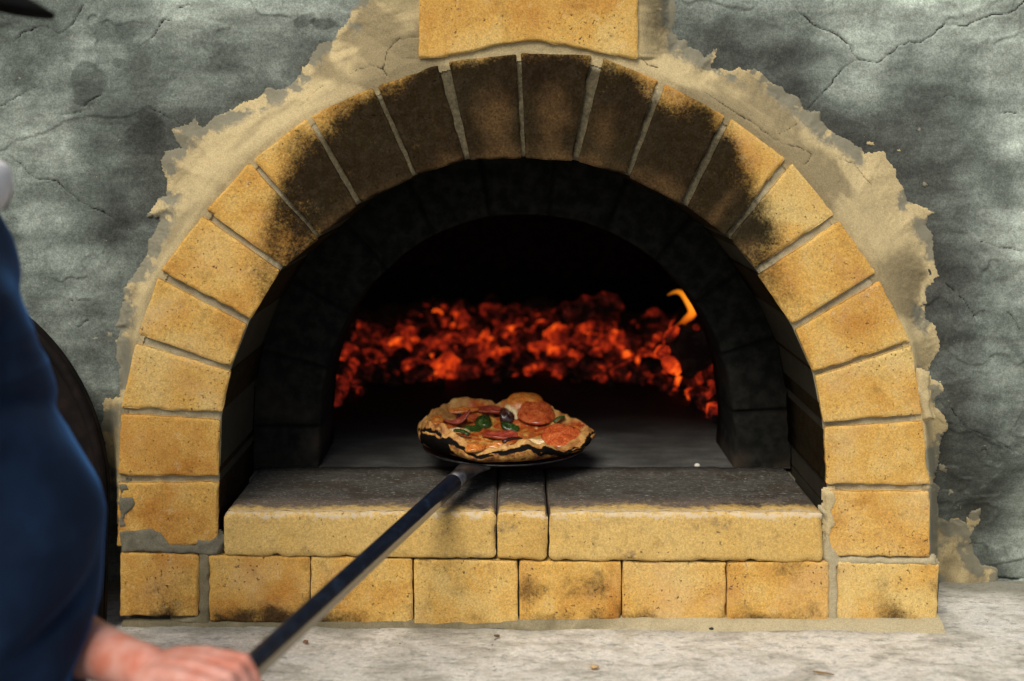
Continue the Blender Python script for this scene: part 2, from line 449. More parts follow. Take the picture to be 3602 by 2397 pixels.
# tones (0 pale yellow .. 1 orange) and pale bloom per arch brick, from the lower left round to the lower right
TONES = [.55,.68,.35,.40,.55,.55,.48,.5,.6,.6,.55,.55,.5,.45,.18,.38,.48,.25,.42,.5,.38]
PALE = {14: .30, 15: .20, 16: .26, 5: .12, 6: .15, 3: .1, 13: .18, 17: .18, 2: .12, 19: .1}
ROUGH = {18: .0016, 0: .0018, 19: .0014}
HW = [13, 12, 13, 13, 13, 12, 9, 9, 8, 12, 7, 10, 9, 13, 13, 12, 11, 6, 13, 11, 11]   # half joint width in pixels
HWo = [13, 12, 9, 15, 14, 12, 10, 9, 10, 22, 10, 20, 13, 14, 16, 14, 18, 10, 14, 12, 12]
for i in range(20):
    (o0, i0), (o1, i1) = JO[i], JO[i+1]
    def off(o, n, q, hw):
        dx, dy = n[0]-o[0], n[1]-o[1]; L = math.hypot(dx, dy); return (o[0]+q[0]*hw, o[1]+q[1]*hw)
    def perp(o, n, to):
        dx, dy = n[0]-o[0], n[1]-o[1]; L = math.hypot(dx, dy); p = (-dy/L, dx/L)
        if p[0]*(to[0]-o[0])+p[1]*(to[1]-o[1]) < 0: p = (-p[0], -p[1])
        return p
    p0 = perp(o0, i0, o1); p1 = perp(o1, i1, o0)
    cs = [(o0[0]+p0[0]*HWo[i], o0[1]+p0[1]*HWo[i]), (i0[0]+p0[0]*HW[i], i0[1]+p0[1]*HW[i]),
          (i1[0]+p1[0]*HW[i+1], i1[1]+p1[1]*HW[i+1]), (o1[0]+p1[0]*HWo[i+1], o1[1]+p1[1]*HWo[i+1])]
    rr = random.Random(i*7+1)
    cs = [(x+rr.uniform(-4, 4), y+rr.uniform(-4, 4)) for x, y in cs]
    q = [(W(x, y)[0], W(x, y)[2]) for x, y in cs]
    bm_, bu = quadmap(q), None
    pal = PALE.get(i, .05)
    cxm = sum(p[0] for p in q)/4; czm = sum(p[1] for p in q)/4
    def fn(x, y, z, pal=pal, i=i, cxm=cxm, czm=czm):
        px, py = PX(x, 0, z); s, b = soot_arch(px, py)
        r = np.hypot(px-ACX, np.minimum(py-ACY, 0)); back = y > .006
        inn = back & (r < ARI+60)
        s = np.where(inn, np.maximum(s, sst(.004, .012, y)), s)
        b = np.where(inn, 0, b)
        rho = (r-ARI)/(ARO-ARI)
        pl = pal*(.6+.8*vn(x*16, z*16, s=i)) + .25*sst(.93, 1.0, rho)*(i > 2)
        if i == 14: pl = pal*1.2*sst(.35, .6, rho)
        return {'soot': s, 'brown': b, 'pale': pl*(1-.5*s)}
    brick('arch_brick', bm_, dist(q[0], q[1]), dist(q[1], q[2]), .30, rr.uniform(-.002, .002), oven, TONES[i], fn,
          warp=ROUGH.get(i, .0008), seed=i*13)

# mortar filling the joints: one strip round the arch, set back a little from the brick faces
def ring_strip():
    n, m = 520, 22
    def poly(P):
        P = np.array(P); d = np.r_[0, np.cumsum(np.hypot(*np.diff(P, axis=0).T))]; return P, d
    t = np.linspace(0, 20, n)
    k = np.arange(21)
    ox = np.interp(t, k, [p[0] for p in OUTER]); oy = np.interp(t, k, [p[1] for p in OUTER])
    ix = np.interp(t, k, [p[0] for p in INNER]); iy = np.interp(t, k, [p[1] for p in INNER])
    v = np.linspace(.016, .993, m)[None]
    px = ox[:, None]*(1-v)+ix[:, None]*v; py = oy[:, None]*(1-v)+iy[:, None]*v
    X = (px-1801)*.0005; Z = CAM_Z-(py-489)*.0005
    Y = .0085+(fbm(X*45, Z*45, o=4, s=40)-.5)*.007
    V = np.stack([X, Y, Z], -1).reshape(-1, 3)
    F = [gridF(n, m)]
    idx = np.arange(n*m).reshape(n, m); cnt = n*m; allV = [V]
    deep = V[idx[:, -1]].copy(); deep[:, 1] = .018; cur = np.arange(cnt, cnt+n); cnt += n; allV.append(deep)
    F.append(np.stack([idx[:-1, -1], cur[:-1], cur[1:], idx[1:, -1]], 1)); allv_last = cur
    for col, src in ((allv_last, deep), (idx[:, 0], V[idx[:, 0]])):
        b = src.copy(); b[:, 1] = .285; cur = np.arange(cnt, cnt+n); cnt += n; allV.append(b)
        F.append(np.stack([col[:-1], cur[:-1], cur[1:], col[1:]], 1))
    V = np.concatenate(allV); s, b = soot_arch(*PX(V[:, 0], 0, V[:, 2]))
    s = np.where((V[:, 1] > .016), 1.2, np.clip(s, 0, 1)*.9)
    vv = np.r_[np.broadcast_to(v, (n, m)).ravel(), np.full(len(V)-n*m, .9)]; ends = sst(.13, .04, vv)*(.4+.9*fbm(V[:, 0]*40, V[:, 2]*40, o=3, s=44)); s = s*(1-.8*np.clip(ends, 0, 1))
    # hairline gaps along one side of the joints
    ppx, ppy = PX(V[:, 0], 0, V[:, 2])
    build('joint_mortar', V, np.concatenate(F), JOINT, oven, {'soot': s, 'crack': np.zeros(len(V)), 'tone': .35-.7*ends})
ring_strip()

# the big block above the crown
xs_ = [1478, 1560, 1640, 1720, 1790, 1850, 1900, 1960, 2030, 2100, 2170, 2238]
ys_ = [207, 201, 186, 168, 152, 144, 146, 158, 168, 184, 199, 210]
def mp_flue(u, v):
    px = 1474+u*(2243-1474); bot = np.interp(px, xs_, ys_); py = -420+v*(bot+420)
    return (px-1801)*.0005, CAM_Z-(py-489)*.0005
def fn_flue(x, y, z):
    px, py = PX(x, 0, z)
    return {'pale': .1+.12*sst(260, 120, np.abs(py-180)), 'tone': .66-.35*sst(60, 200, py)*1.}
brick('crown_block', mp_flue, .385, .31, .2, -.002, oven, .6, fn_flue, rc=.004, rb=.004, warp=.0012, seed=301)

# hearth slabs at the mouth
HZ = .2
def fn_slab(x, y, z):
    top = z > .1965
    yy = np.where(top, y, 0)
    s = np.where(top, .20+.55*sst(.002, .07, y+(fbm(x*18, y*40, o=3, s=77)-.5)*.07), .0)
    d = .26*sst(.5, .75, fbm(x*14, z*28, o=3, s=60))
    edge = sst(.014, .003, np.abs(z-.197))*sst(.03, .006, y)
    edge = edge*sst(.36, .60, fbm(x*26, z*60, o=3, s=66)); d = d*1.3
    d = np.where((~top) & (y > .002), 1., d); edge = np.where((~top) & (y > .002), 0, edge)
    return {'soot': np.where(top, s, d*(1-edge)), 'brown': np.where(top, .6*sst(.11, .02, y), .5), 'pale': np.where(top, .55*sst(.03, .004, y), (.12+.6*edge)*(y < .002))}
def slabtop(mat_y=.30):
    pass
def hearth(px0, px1, py0l, py0r, py1l, py1r, tone, seed):
    q = [(W(px0, py0l)[0], HZ), (W(px1, py0r)[0], HZ), (W(px1, py1r)[0], W(px1, py1r)[2]), (W(px0, py1l)[0], W(px0, py1l)[2])]
    return brick('hearth_slab', quadmap(q), dist(q[0], q[1]), dist(q[1], q[2]), .298, -.006, oven, tone, fn_slab,
                 rc=.010, rb=.008, warp=.0014, rings=(.004, .009, .016, .025, .04, .06, .085, .11, .14, .17, .2, .23, .26), seed=seed, mat=SLAB)
# slab material: brick in front, sooty top
def mat_slab():
    m = Mat('hearth_firebrick', .85, .25)
    # reuse of the brick look with a streaked soot layer
    tone, soot, pale, brown = (m.attr(k) for k in ('tone', 'soot', 'pale', 'brown'))
    n1 = m.noise(9, 5, .6, dist=.4); n2 = m.noise(38, 5, .65); n3 = m.noise(240, 3, .7); n4 = m.noise(400, 2, .6)
    c = m.ramp(m.math('ADD', tone, m.math('MULTIPLY', m.math('SUBTRACT', n1, .5), .8)), [(0., (.61, .44, .17)), (.45, (.55, .35, .10)), (1., (.44, .22, .045))])
    c = m.mix(m.rng(n2, .55, .78), c, m.val(c, .7))
    c = m.val(c, m.rng(n3, .28, .72, .86, 1.12)); c = m.val(c, m.rng(n4, .25, .75, .82, 1.18))
    c = m.mix(m.math('MULTIPLY', m.rng(m.noise(15, 5, .7, dist=.3), .54, .74), .5), c, m.val(c, .55))
    pits = m.rng(m.noise(130, 2, .5), .68, .73)
    c = m.mix(m.math('MULTIPLY', pits, .7), c, (.055, .035, .022))
    pm = m.rng(m.math('ADD', pale, m.math('MULTIPLY', m.math('SUBTRACT', m.noise(110, 5, .75), .5), 2.0)), .40, .66)
    c = m.mix(m.math('MULTIPLY', pm, .85), c, (.58, .48, .33))
    st = m.mapped((5., 16., 5.))
    k1 = m.noise(3.2, 5, .6, vec=st); k2 = m.noise(14, 5, .7, vec=st)
    sc = m.ramp(k1, [(.3, (.015, .017, .019)), (.55, (.040, .044, .046)), (.8, (.085, .085, .078))])
    sc = m.mix(m.math('MULTIPLY', m.rng(brown, .0, .5), .6), sc, (.16, .115, .085))
    sc = m.mix(m.math('MULTIPLY', m.rng(k2, .54, .66), .7), sc, (.018, .018, .018))
    sc = m.mix(m.math('MULTIPLY', m.rng(m.noise(18, 4, .65, vec=st), .56, .64), .7), sc, (.20, .20, .18))
    sc = m.mix(m.math('MULTIPLY', m.rng(m.noise(8, 5, .7), .48, .58), .75), sc, (.015, .015, .016))
    sc = m.mix(m.rng(m.noise(15, 3, .6, vec=st), .63, .67), sc, (.27, .265, .24))
    sc = m.val(sc, m.rng(n3, .28, .72, .7, 1.3))
    ss = m.math('ADD', soot, m.math('MULTIPLY', m.math('SUBTRACT', m.noise(70, 5, .7), .5), m.rng(soot, 0., .2, 0., .9)))
    c = m.mix(m.math('MULTIPLY', m.rng(ss, .18, .60), .96), c, sc)
    m.col(c); m.bump(m.math('ADD', m.math('MULTIPLY', n3, .6), m.math('MULTIPLY', n2, .7)), .0011, .8)
    return m.m
SLAB = mat_slab()
hearth(790, 1744, 1792, 1798, 1952, 1964, .30, 501)
hearth(1749, 1926, 1800, 1800, 1968, 1969, .48, 502)
hearth(1931, 2893, 1801, 1806, 1971, 1975, .30, 503)

# base course
BC = [((426,1941),(701,1950),(697,2165),(424,2166), .62, .5), ((735,1952),(1090,1957),(1089,2192),(736,2185), .68, .35),
      ((1094,1957),(1449,1966),(1452,2197),(1093,2193), .40, .3), ((1456,1967),(1819,1972),(1822,2203),(1458,2199), .33, .2),
      ((1826,1973),(2184,1976),(2184,2206),(1827,2204), .52, .25), ((2190,1976),(2553,1979),(2552,2207),(2190,2207), .20, .15),
      ((2558,1978),(2914,1974),(2914,2207),(2556,2208), .46, .15), ((2944,1974),(3302,1983),(3292,2214),(2942,2206), .22, .12)]
for k, (a, b, c, d, tone, dirt) in enumerate(BC):
    q = [(W(*p)[0], W(*p)[2]) for p in (a, b, c, d)]
    x0, x1 = q[0][0], q[1][0]
    def fn(x, y, z, dirt=dirt, k=k):
        n = fbm(x*12, z*16, o=4, s=700+k)
        low = sst(.05, .0, z)
        s = (.32+dirt)*(1.0*sst(.48, .72, n)+.9*low*sst(.35, .65, fbm(x*18, z*18, o=3, s=720+k)))
        if k == 0: s = s+.45*np.exp(-((x+.60)/.06)**2-((z-.05)/.05)**2)
        if k == 2: s = s+.45*np.exp(-((x+.40)/.10)**2-((z-.012)/.03)**2)
        return {'soot': s*.9, 'brown': np.full(len(x), .9), 'pale': .18*low+.12*vn(x*20, z*20, s=k)}
    brick('base_brick', quadmap(q), dist(q[0], q[1]), dist(q[1], q[2]), .25, -.004+.0015*(k % 3), oven, tone, fn,
          rc=.0034, rb=.0030, warp=.0010, seed=600+k*9)

def patch(name, pts, y0, mat, parent, tone=.4, bump=.004, step=.0028, soft=8., proud=.004, seed=0, soot=0., back=.03):
    """mortar smeared over a measured outline, swelling out of the surface behind it"""
    P = np.array(pts, float); px0, py0 = P.min(0)-12; px1, py1 = P.max(0)+12
    nx, nz = int((px1-px0)*.0005/step)+2, int((py1-py0)*.0005/step)+2
    gx, gy = np.meshgrid(np.linspace(px0, px1, nx), np.linspace(py0, py1, nz), indexing='ij')
    wx = gx+(fbm(gx*.03, gy*.03, o=3, s=seed)-.5)*16; wy = gy+(fbm(gx*.03+7, gy*.03, o=3, s=seed+1)-.5)*16
    d = seg_dist(wx, wy, pts, True); d = np.where(inside(wx, wy, pts), d, -d)
    X = (gx-1801)*.0005; Z = CAM_Z-(gy-489)*.0005
    h = np.clip(d/soft, -1, 1)
    Y = y0-proud*np.where(h > 0, np.sqrt(np.clip(h*(2-h), 0, 1)), h*3)+(fbm(X*60, Z*60, o=4, s=seed+4)-.5)*bump*sst(-.2, .6, h)
    V = np.stack([X, Y, Z], -1).reshape(-1, 3); F = gridF(nx, nz)
    keep = (d.ravel()[F] > -9).any(1); F = F[keep]
    used = np.unique(F); re = np.full(len(V), -1); re[used] = np.arange(len(used)); V = V[used]; F = re[F]
    z0 = np.zeros(len(V))
    return build(name, V, F, mat, parent, {'soot': z0+soot, 'crack': z0, 'tone': z0+tone})
DJ = mat_mortar('dark_joint_mortar', (.20, .185, .13), (.075, .07, .05), 2.)
patch('mortar_patch', [(420,1868),(470,1858),(530,1860),(565,1872),(585,1895),(600,1915),(690,1922),(700,1895),(735,1898),(765,1880),(790,1910),(770,1945),(735,1955),(690,1948),(560,1942),(430,1940)], -.0005, DJ, oven, .4, .004, soft=10, proud=.003, seed=21)
patch('mortar_patch', [(420,1700),(450,1700),(452,1722),(430,1728),(424,1750),(470,1748),(478,1765),(468,1795),(440,1815),(448,1850),(425,1860),(418,1780)], -.0005, DJ, oven, .45, .003, soft=8, proud=.003, seed=24)
patch('mortar_patch', [(698,1945),(738,1948),(736,2180),(740,2200),(600,2188),(680,2170),(700,2160)], .000, JOINT, oven, .75, .003, soft=8, proud=.003, seed=25)
patch('mortar_patch', [(2900,1960),(2915,1800),(2895,1790),(2925,1930),(2960,1962),(3290,1968),(3300,1990),(2960,1985),(2945,1995),(2946,2212),(2912,2212),(2912,1990)], .001, JOINT, oven, .25, .003, soft=8, proud=.0035, seed=27)
patch('mortar_patch', [(3235,1310),(3265,1320),(3270,1440),(3285,1470),(3250,1475),(3245,1420),(3225,1380)], .0, MORTAR, oven, .3, .003, soft=8, proud=.003, seed=28)
patch('mortar_patch', [(2905,1730),(2930,1725),(2945,1760),(2925,1800),(2935,1850),(2915,1900),(2905,1850)], -.0005, MORTAR, oven, .3, .003, soft=8, proud=.0025, seed=29)
# core behind the dry joints, and the low bed of mortar at the foot
mb = MB(); mb.box((-.675, .03, .0), (.735, .25, .117)); mb.box((-.70, .255, .0), (.76, 1.2, .186)); core = mb.build('masonry_core', DJ, oven, False)
n = 300; xx = np.linspace(-.685, .752, n); V = []; 
prof = [(.01, .012), (-.004, .010), (-.012, .006), (-.022, .0015), (-.030, -.003)]
for j, (y, z) in enumerate(prof):
    wob = (fbm(xx*30, xx*0+j*.3, o=4, s=91)-.5)
    V.append(np.stack([xx, np.where(y < 0, y*(.25+.75*sst(-.15, .3, xx)), y)+wob*.012*(j > 0)-.004*sst(.1, .5, xx)*(j > 1), z+wob*.006+.003*sst(-.2, .3, xx)*(j < 3)-.004*sst(-.1, -.4, xx)], -1))
V = np.concatenate(V); z0 = np.zeros(len(V))
build('bedding_mortar', V, gridF(len(prof), n), JOINT, oven, {'soot': z0, 'crack': z0, 'tone': .75-.5*sst(-.1, .4, V[:, 0])})

# inner arch, oven floor, chamber
def stilt(n, cx, cz, r, z0):
    L1 = cz-z0; tot = 2*L1+math.pi*r; P = []
    for s in np.linspace(0, tot, n):
        if s < L1: P.append((cx-r, z0+s, -1., 0.))
        elif s > tot-L1: P.append((cx+r, z0+tot-s, 1., 0.))
        else:
            a = math.pi-(s-L1)/r; P.append((cx+r*math.cos(a), cz+r*math.sin(a), math.cos(a), math.sin(a)))
    return np.array(P), np.linspace(0, tot, n)
def inner_arch():
    n = 640; P, s = stilt(n, .029, .29, .415, HZ-.004)
    wob = (fbm(s*14, s*0, o=3, s=5)-.5)*.008
    ring = [(.20, .302), (.11, .301), (.05, .300), (.012, .300), (.003, .3015), (0, .306), (0, .36), (0, .43), (0, .505), (.05, .51), (.30, .512)]
    jt = np.minimum(((s/.118)+.3) % 1, 1-((s/.118)+.3) % 1)*.118
    g = np.exp(-(jt/.0035)**2)
    V = []; J = []; H = []
    for off, y in ring:
        o = off+wob*(off < .1)
        V.append(np.stack([P[:, 0]+P[:, 2]*o+(0), np.full(n, y)+g*.006*(y < .305)+(fbm(s*20, s*0+off*30, o=3, s=9)-.5)*.006*(y < .303), P[:, 1]+P[:, 3]*o], -1)); J.append(g)
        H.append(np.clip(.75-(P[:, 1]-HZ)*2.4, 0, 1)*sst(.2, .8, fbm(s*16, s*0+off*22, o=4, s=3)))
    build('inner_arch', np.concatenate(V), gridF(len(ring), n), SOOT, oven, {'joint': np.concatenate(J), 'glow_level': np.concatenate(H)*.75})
inner_arch()
def chamber():
    n, m = 60, 40; V = []
    ys = list(np.linspace(.508, 1.15, 14))+[1.15+.52*math.sin(a) for a in np.linspace(.1, math.pi/2, 14)]
    sc = [1]*14+[max(.02, math.cos(a)) for a in np.linspace(.1, math.pi/2, 14)]
    for y, k in zip(ys, sc):
        for a in np.linspace(0, math.pi, n):
            V.append((.02+.70*k*math.cos(a), y, HZ-.01+.60*k*math.sin(a)))
    z0 = np.zeros(len(V))
    build('chamber_vault', V, gridF(len(ys), n), SOOT, oven, {'joint': z0, 'glow_level': z0})
chamber()
ny, nx = 130, 150
gx, gy = np.meshgrid(np.linspace(-.75, .79, nx), np.linspace(.296, 1.68, ny), indexing='ij')
gz = HZ-.0035+(fbm(gx*14, gy*14, o=4, s=71)-.5)*.004
V = np.stack([gx, gy, gz], -1).reshape(-1, 3)
build('oven_floor', V, gridF(nx, ny), FLOOR, oven, {'soot': np.clip(sst(.50, .80, V[:, 1])*.85+.5*np.exp(-((V[:, 0]-.23)/.07)**2-((V[:, 1]-.62)/.05)**2)+.2*sst(-.1, -.35, V[:, 0]), 0, 1)})  # soot, plus shade painted darker towards the back and the left

# ------------------------------------------------------------------ cement wall and the mortar smeared round the arch
BAND_L = [(378,1700),(372,1600),(357,1504),(365,1478),(362,1407),(393,1397),(423,1402),(426,1361),(421,1310),(408,1249),(408,1198),(423,1157),(403,1147),(418,1126),(426,1086),(439,1040),(439,1014),(469,973),(495,933),(520,902),(525,851),(541,830),(551,796),(566,765),(515,760),(536,735),(556,704),(587,684),(592,648),(576,602),(566,561),(582,530),(638,520),(612,485),(597,459),(638,439),(665,440),(689,400),(700,440),(714,449),(765,408),(811,393),(842,367),(918,342),(944,311),(979,321),(1020,301),(1051,270),(1082,219),(1097,189),(1122,153),(1173,143),(1189,102),(1200,97),(1223,77),(1236,31),(1271,0),(1280,-200),(1275,-420)]
BAND_R = [(2372,-420),(2376,0),(2374,51),(2368,107),(2389,148),(2402,143),(2425,148),(2417,168),(2458,179),(2478,199),(2500,180),(2519,173),(2522,205),(2499,240),(2535,240),(2580,250),(2598,230),(2611,250),(2647,245),(2698,265),(2713,286),(2749,306),(2769,326),(2810,352),(2825,377),(2851,398),(2882,395),(2887,429),(2912,454),(2943,474),(2978,485),(2999,505),(3024,520),(3040,541),(3116,530),(3121,561),(3157,602),(3152,627),(3177,658),(3188,714),(3228,719),(3290,745),(3264,760),(3259,796),(3285,826),(3285,871),(3290,933),(3305,973),(3269,1004),(3259,1040),(3259,1116),(3295,1152),(3305,1203),(3300,1239),(3285,1259),(3259,1310),(3279,1336),(3310,1341),(3325,1371),(3290,1402),(3290,1433),(3325,1458),(3336,1504),(3310,1540),(3305,1596),(3292,1648),(3280,1694),(3310,1709),(3295,1750),(3305,1811),(3371,1821),(3397,1842),(3412,1801),(3448,1793),(3443,1837),(3417,1883),(3422,1949),(3453,1990),(3509,2000),(3504,2031),(3500,2060),(3280,2260)]
ARCHPOLY = [(430,2230)]+OUTER+[(3295,2230)]
BANDPOLY = BAND_L+BAND_R+[(3200,2260), (2600, 1200), (1840, 600), (1100, 1200), (560,1800)]
ISL = [[(378,1165),(395,1170),(392,1190),(372,1182)],[(3045,500),(3070,495),(3078,508),(3050,512)],[(3245,636),(3265,650),(3275,655),(3250,655)],[(2735,155),(2742,160),(2740,182),(2732,175)],
       [(3325,1640),(3335,1650),(3328,1660),(3300,1650),(3305,1630)],[(3328,1730),(3345,1722),(3360,1735),(3335,1745)],[(3320,1405),(3338,1408),(3345,1418),(3322,1415)],[(390,1560),(372,1480),(360,1440),(372,1405),(392,1440)],
       [(3150,525),(3178,528),(3172,533),(3150,532)]]
def z3(l, ox, oy): return [(ox+x*.5102, oy+y*.5102) for x, y in l]
CR_W = [z3([(780,60),(850,125),(900,180),(960,200),(1060,235),(1110,275),(1160,320),(1180,375),(1210,405),(1280,425),(1345,438),(1400,390),(1450,350),(1490,315),(1560,295),(1650,292),(1720,240),(1810,168),(1870,175),(1960,175),(2050,140),(2110,110),(2170,98),(2250,95),(2300,65),(2352,15),(2500,-60)], 2402, 0),
        z3([(1210,405),(1150,445),(1080,510),(1030,580),(970,650),(900,715),(870,755)], 2402, 0),
        z3([(2190,790),(2240,770),(2300,780)], 2402, 0), z3([(1800,670),(1840,660),(1880,668)], 2402, 0),
        z3([(1800,380),(1880,440),(1960,530),(2010,620),(2080,580)], 2402, 800), z3([(2250,590),(2300,640),(2325,710)], 2402, 800),
        z3([(2060,100),(2180,140),(2270,150),(2350,170),(2500,230)], 2402, 800), z3([(1850,1250),(1950,1380),(2100,1440),(2240,1520),(2420,1600)], 2402, 800),
        z3([(0,1075),(80,1085),(140,1130),(200,1200),(260,1245),(330,1235),(400,1265),(480,1325),(560,1390),(650,1440),(740,1480),(820,1540)], 0, 0),
        z3([(-200,800),(0,740),(90,690),(180,640),(260,600)], 0, 0), z3([(100,290),(180,225),(280,185),(350,195),(420,235),(500,170),(540,100),(580,30)], 0, 0),
        z3([(960,325),(1060,255),(1110,170),(1130,135),(1180,145)], 0, 0), z3([(1030,735),(1120,790),(1230,850)], 0, 0), z3([(430,800),(500,775),(570,770)], 0, 0),
        z3([(1240,50),(1320,40)], 0, 0), z3([(580,740),(640,690),(700,660)], 0, 0), z3([(470,510),(540,500),(620,510)], 0, 800), z3([(530,690),(570,660),(610,640)], 0, 800),
        z3([(2060,1540),(2090,1530),(2100,1580)], 2402, 800), z3([(2320,180),(2330,240)], 2402, 1597),
        [(3250,2038),(3310,2030),(3360,2036),(3420,2032),(3480,2036),(3602,2038),(3900,2042)]]
CR_WW = [4.2, 3., 3., 2.5, 2.2, 4.5, 3.6, 2.2, 3.2, 2.6, 3.8, 3.2, 3., 3., 3.2, 3., 2.4, 2.8, 3, 3, 9.]
CR_B = [z3([(150,630),(250,710),(400,800),(530,880),(600,940),(690,990),(800,1020),(890,1060),(990,1060),(1090,1100),(1190,1140),(1300,1280)], 2402, 0), z3([(890,1065),(840,1150)], 2402, 0),
        z3([(610,935),(740,890),(780,850)], 2402, 0), z3([(530,262),(400,270),(350,320),(320,360),(300,430),(290,480),(320,530)], 1200, 0), z3([(2060,390),(2120,450),(2190,465)], 1200, 0),
        z3([(290,480),(200,450),(60,510)], 1200, 0), z3([(2070,740),(2150,650),(2230,590)], 0, 0)]

FL = [z3([(0,1045),(120,970),(300,920),(450,840),(600,800),(740,810),(880,810),(1030,735)], 0, 0)]   # edge of a thicker trowelled coat
def wall_y(x, z):
    return .060+.150*(1-sst(.0, .42, z))
def wall_fields(x, z, yb):
    """relief (towards the viewer) and stains of the render"""
    px, py = PX(x, yb, z)
    h = (fbm(x*7, z*7, o=4, s=1)-.5)*.022+(fbm(x*40, z*40, o=3, s=6)-.5)*.0022
    # trowelled coats that overlap here and there: a crisp lip that dies out on either side
    for k, (f, th, hh) in enumerate(((4.2, .52, .0030), (6.5, .58, .0026), (9, .45, .0024))):
        nn = fbm(x*f+k*3.1, z*f*1.2, o=4, s=200+k*5, g=.45)
        h = h+hh*sst(th-.006, th+.006, nn)*sst(th+.09, th+.02, nn)*sst(.52, .64, fbm(x*3.4+k*7, z*3.4, o=2, s=220+k))
    left = px < 1500
    up = 490+0*px
    fl = np.interp(px, [-400]+[p[0] for p in FL[0]]+[900], [FL[0][0][1]+40]+[p[1] for p in FL[0]]+[300])
    h = h+.0022*sst(-5, 5, fl+8*(vn(px*.05, py*.05, s=4)-.5)-py)*sst(700, 420, px)
    return h, px, py
def cracks(px, py, L, Wd):
    c = np.zeros(px.shape)
    jx = px+(fbm(px*.05, py*.05, o=3, s=51)-.5)*11; jy = py+(fbm(px*.05+3, py*.05, o=3, s=52)-.5)*11
    for l, wd in zip(L, Wd):
        xs = [p[0] for p in l]; ys = [p[1] for p in l]
        sel = (jx > min(xs)-20) & (jx < max(xs)+20) & (jy > min(ys)-20) & (jy < max(ys)+20)
        if not sel.any(): continue
        d = seg_dist(jx[sel], jy[sel], l); v = np.exp(-(d/(wd*.62))**2)*(.45+.85*vn(jx[sel]*.02, jy[sel]*.02, s=8))
        c[sel] = np.maximum(c[sel], np.clip(v, 0, 1))
    return c
STEP = .0023
xs = np.r_[np.linspace(-3.2, -1.06, 40)[:-1], np.arange(-1.06, 1.06, STEP), np.linspace(1.06, 3.2, 40)]
zs = np.r_[np.array([-.08, -.05]), np.arange(-.03, 1.13, STEP), np.linspace(1.135, 2.1, 30)]
GX, GZ_ = np.meshgrid(xs, zs, indexing='ij')
YB = wall_y(GX, GZ_)
H, PXg, PYg = wall_fields(GX, GZ_, YB)
CRK = cracks(PXg, PYg, CR_W, CR_WW)
near = (PXg > -100) & (PXg < 3760) & (PYg > -460) & (PYg < 2300)
SD = np.full(PXg.shape, -400.); 
nx_ = PXg[near]+(fbm(PXg[near]*.035, PYg[near]*.035, o=4, s=61, g=.6)-.5)*26; ny_ = PYg[near]+(fbm(PXg[near]*.035+4, PYg[near]*.035, o=4, s=62, g=.6)-.5)*26
d_ = seg_dist(nx_, ny_, BANDPOLY, True); ins = inside(nx_, ny_, BANDPOLY); d_ = np.where(ins, d_, -d_)
for pl in ISL:
    q = seg_dist(nx_, ny_, pl, True); q = np.where(inside(nx_, ny_, pl), q, -q); d_ = np.maximum(d_, q)
SD[near] = d_
# distance to the arch outline
AD = np.full(PXg.shape, 900.); INA = np.zeros(PXg.shape, bool)
AD[near] = seg_dist(PXg[near], PYg[near], ARCHPOLY); INA[near] = inside(PXg[near], PYg[near], ARCHPOLY)
AD = np.where(INA, -AD, AD)
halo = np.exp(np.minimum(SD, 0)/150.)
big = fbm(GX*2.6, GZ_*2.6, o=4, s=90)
DARK = .30+.12*sst(1500, 600, PXg)+.36*halo+2.0*(big-.5)+.5*(fbm(GX*6.5, GZ_*6.5, o=4, s=97)-.5)  # left part darkened to paint in shade from the surroundings
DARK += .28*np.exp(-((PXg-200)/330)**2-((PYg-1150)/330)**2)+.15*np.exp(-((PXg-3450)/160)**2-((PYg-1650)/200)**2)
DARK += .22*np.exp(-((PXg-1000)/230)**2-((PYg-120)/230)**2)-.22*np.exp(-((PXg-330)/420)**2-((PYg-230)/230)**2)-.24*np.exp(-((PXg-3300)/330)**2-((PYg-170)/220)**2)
DARK -= .20*np.exp(-((PXg-3420)/120)**2-((PYg-840)/70)**2)-.16*np.exp(-((PXg-2500)/130)**2-((PYg-160)/160)**2)
for cx_, cy_, rx, ry, an, v in ((310,290,60,75,.3,.22),(420,225,30,20,0,.18),(520,470,70,70,.2,.15),(1070,75,38,22,-.5,.25),(1140,85,45,25,0,.28),(760,470,40,16,-.5,.35),(700,60,80,35,0,-.1)):
    u = (PXg-cx_)*math.cos(an)+(PYg-cy_)*math.sin(an); v_ = -(PXg-cx_)*math.sin(an)+(PYg-cy_)*math.cos(an)
    rr_ = np.hypot(u/rx, v_/ry)+.5*(vn(PXg*.03, PYg*.03, s=5)-.5); DARK += v*sst(1.1, .85, rr_)
WARM = np.clip(halo*.8+.6*(fbm(GX*4, GZ_*4, o=3, s=95)-.5), 0, 1)
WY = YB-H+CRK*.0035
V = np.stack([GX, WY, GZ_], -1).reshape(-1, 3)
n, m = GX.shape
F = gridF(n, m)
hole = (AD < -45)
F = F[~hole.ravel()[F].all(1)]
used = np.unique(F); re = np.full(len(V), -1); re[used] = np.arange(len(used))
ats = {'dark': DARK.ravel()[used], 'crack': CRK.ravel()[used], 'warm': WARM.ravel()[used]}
Vw = V[used]; Fw = re[F]
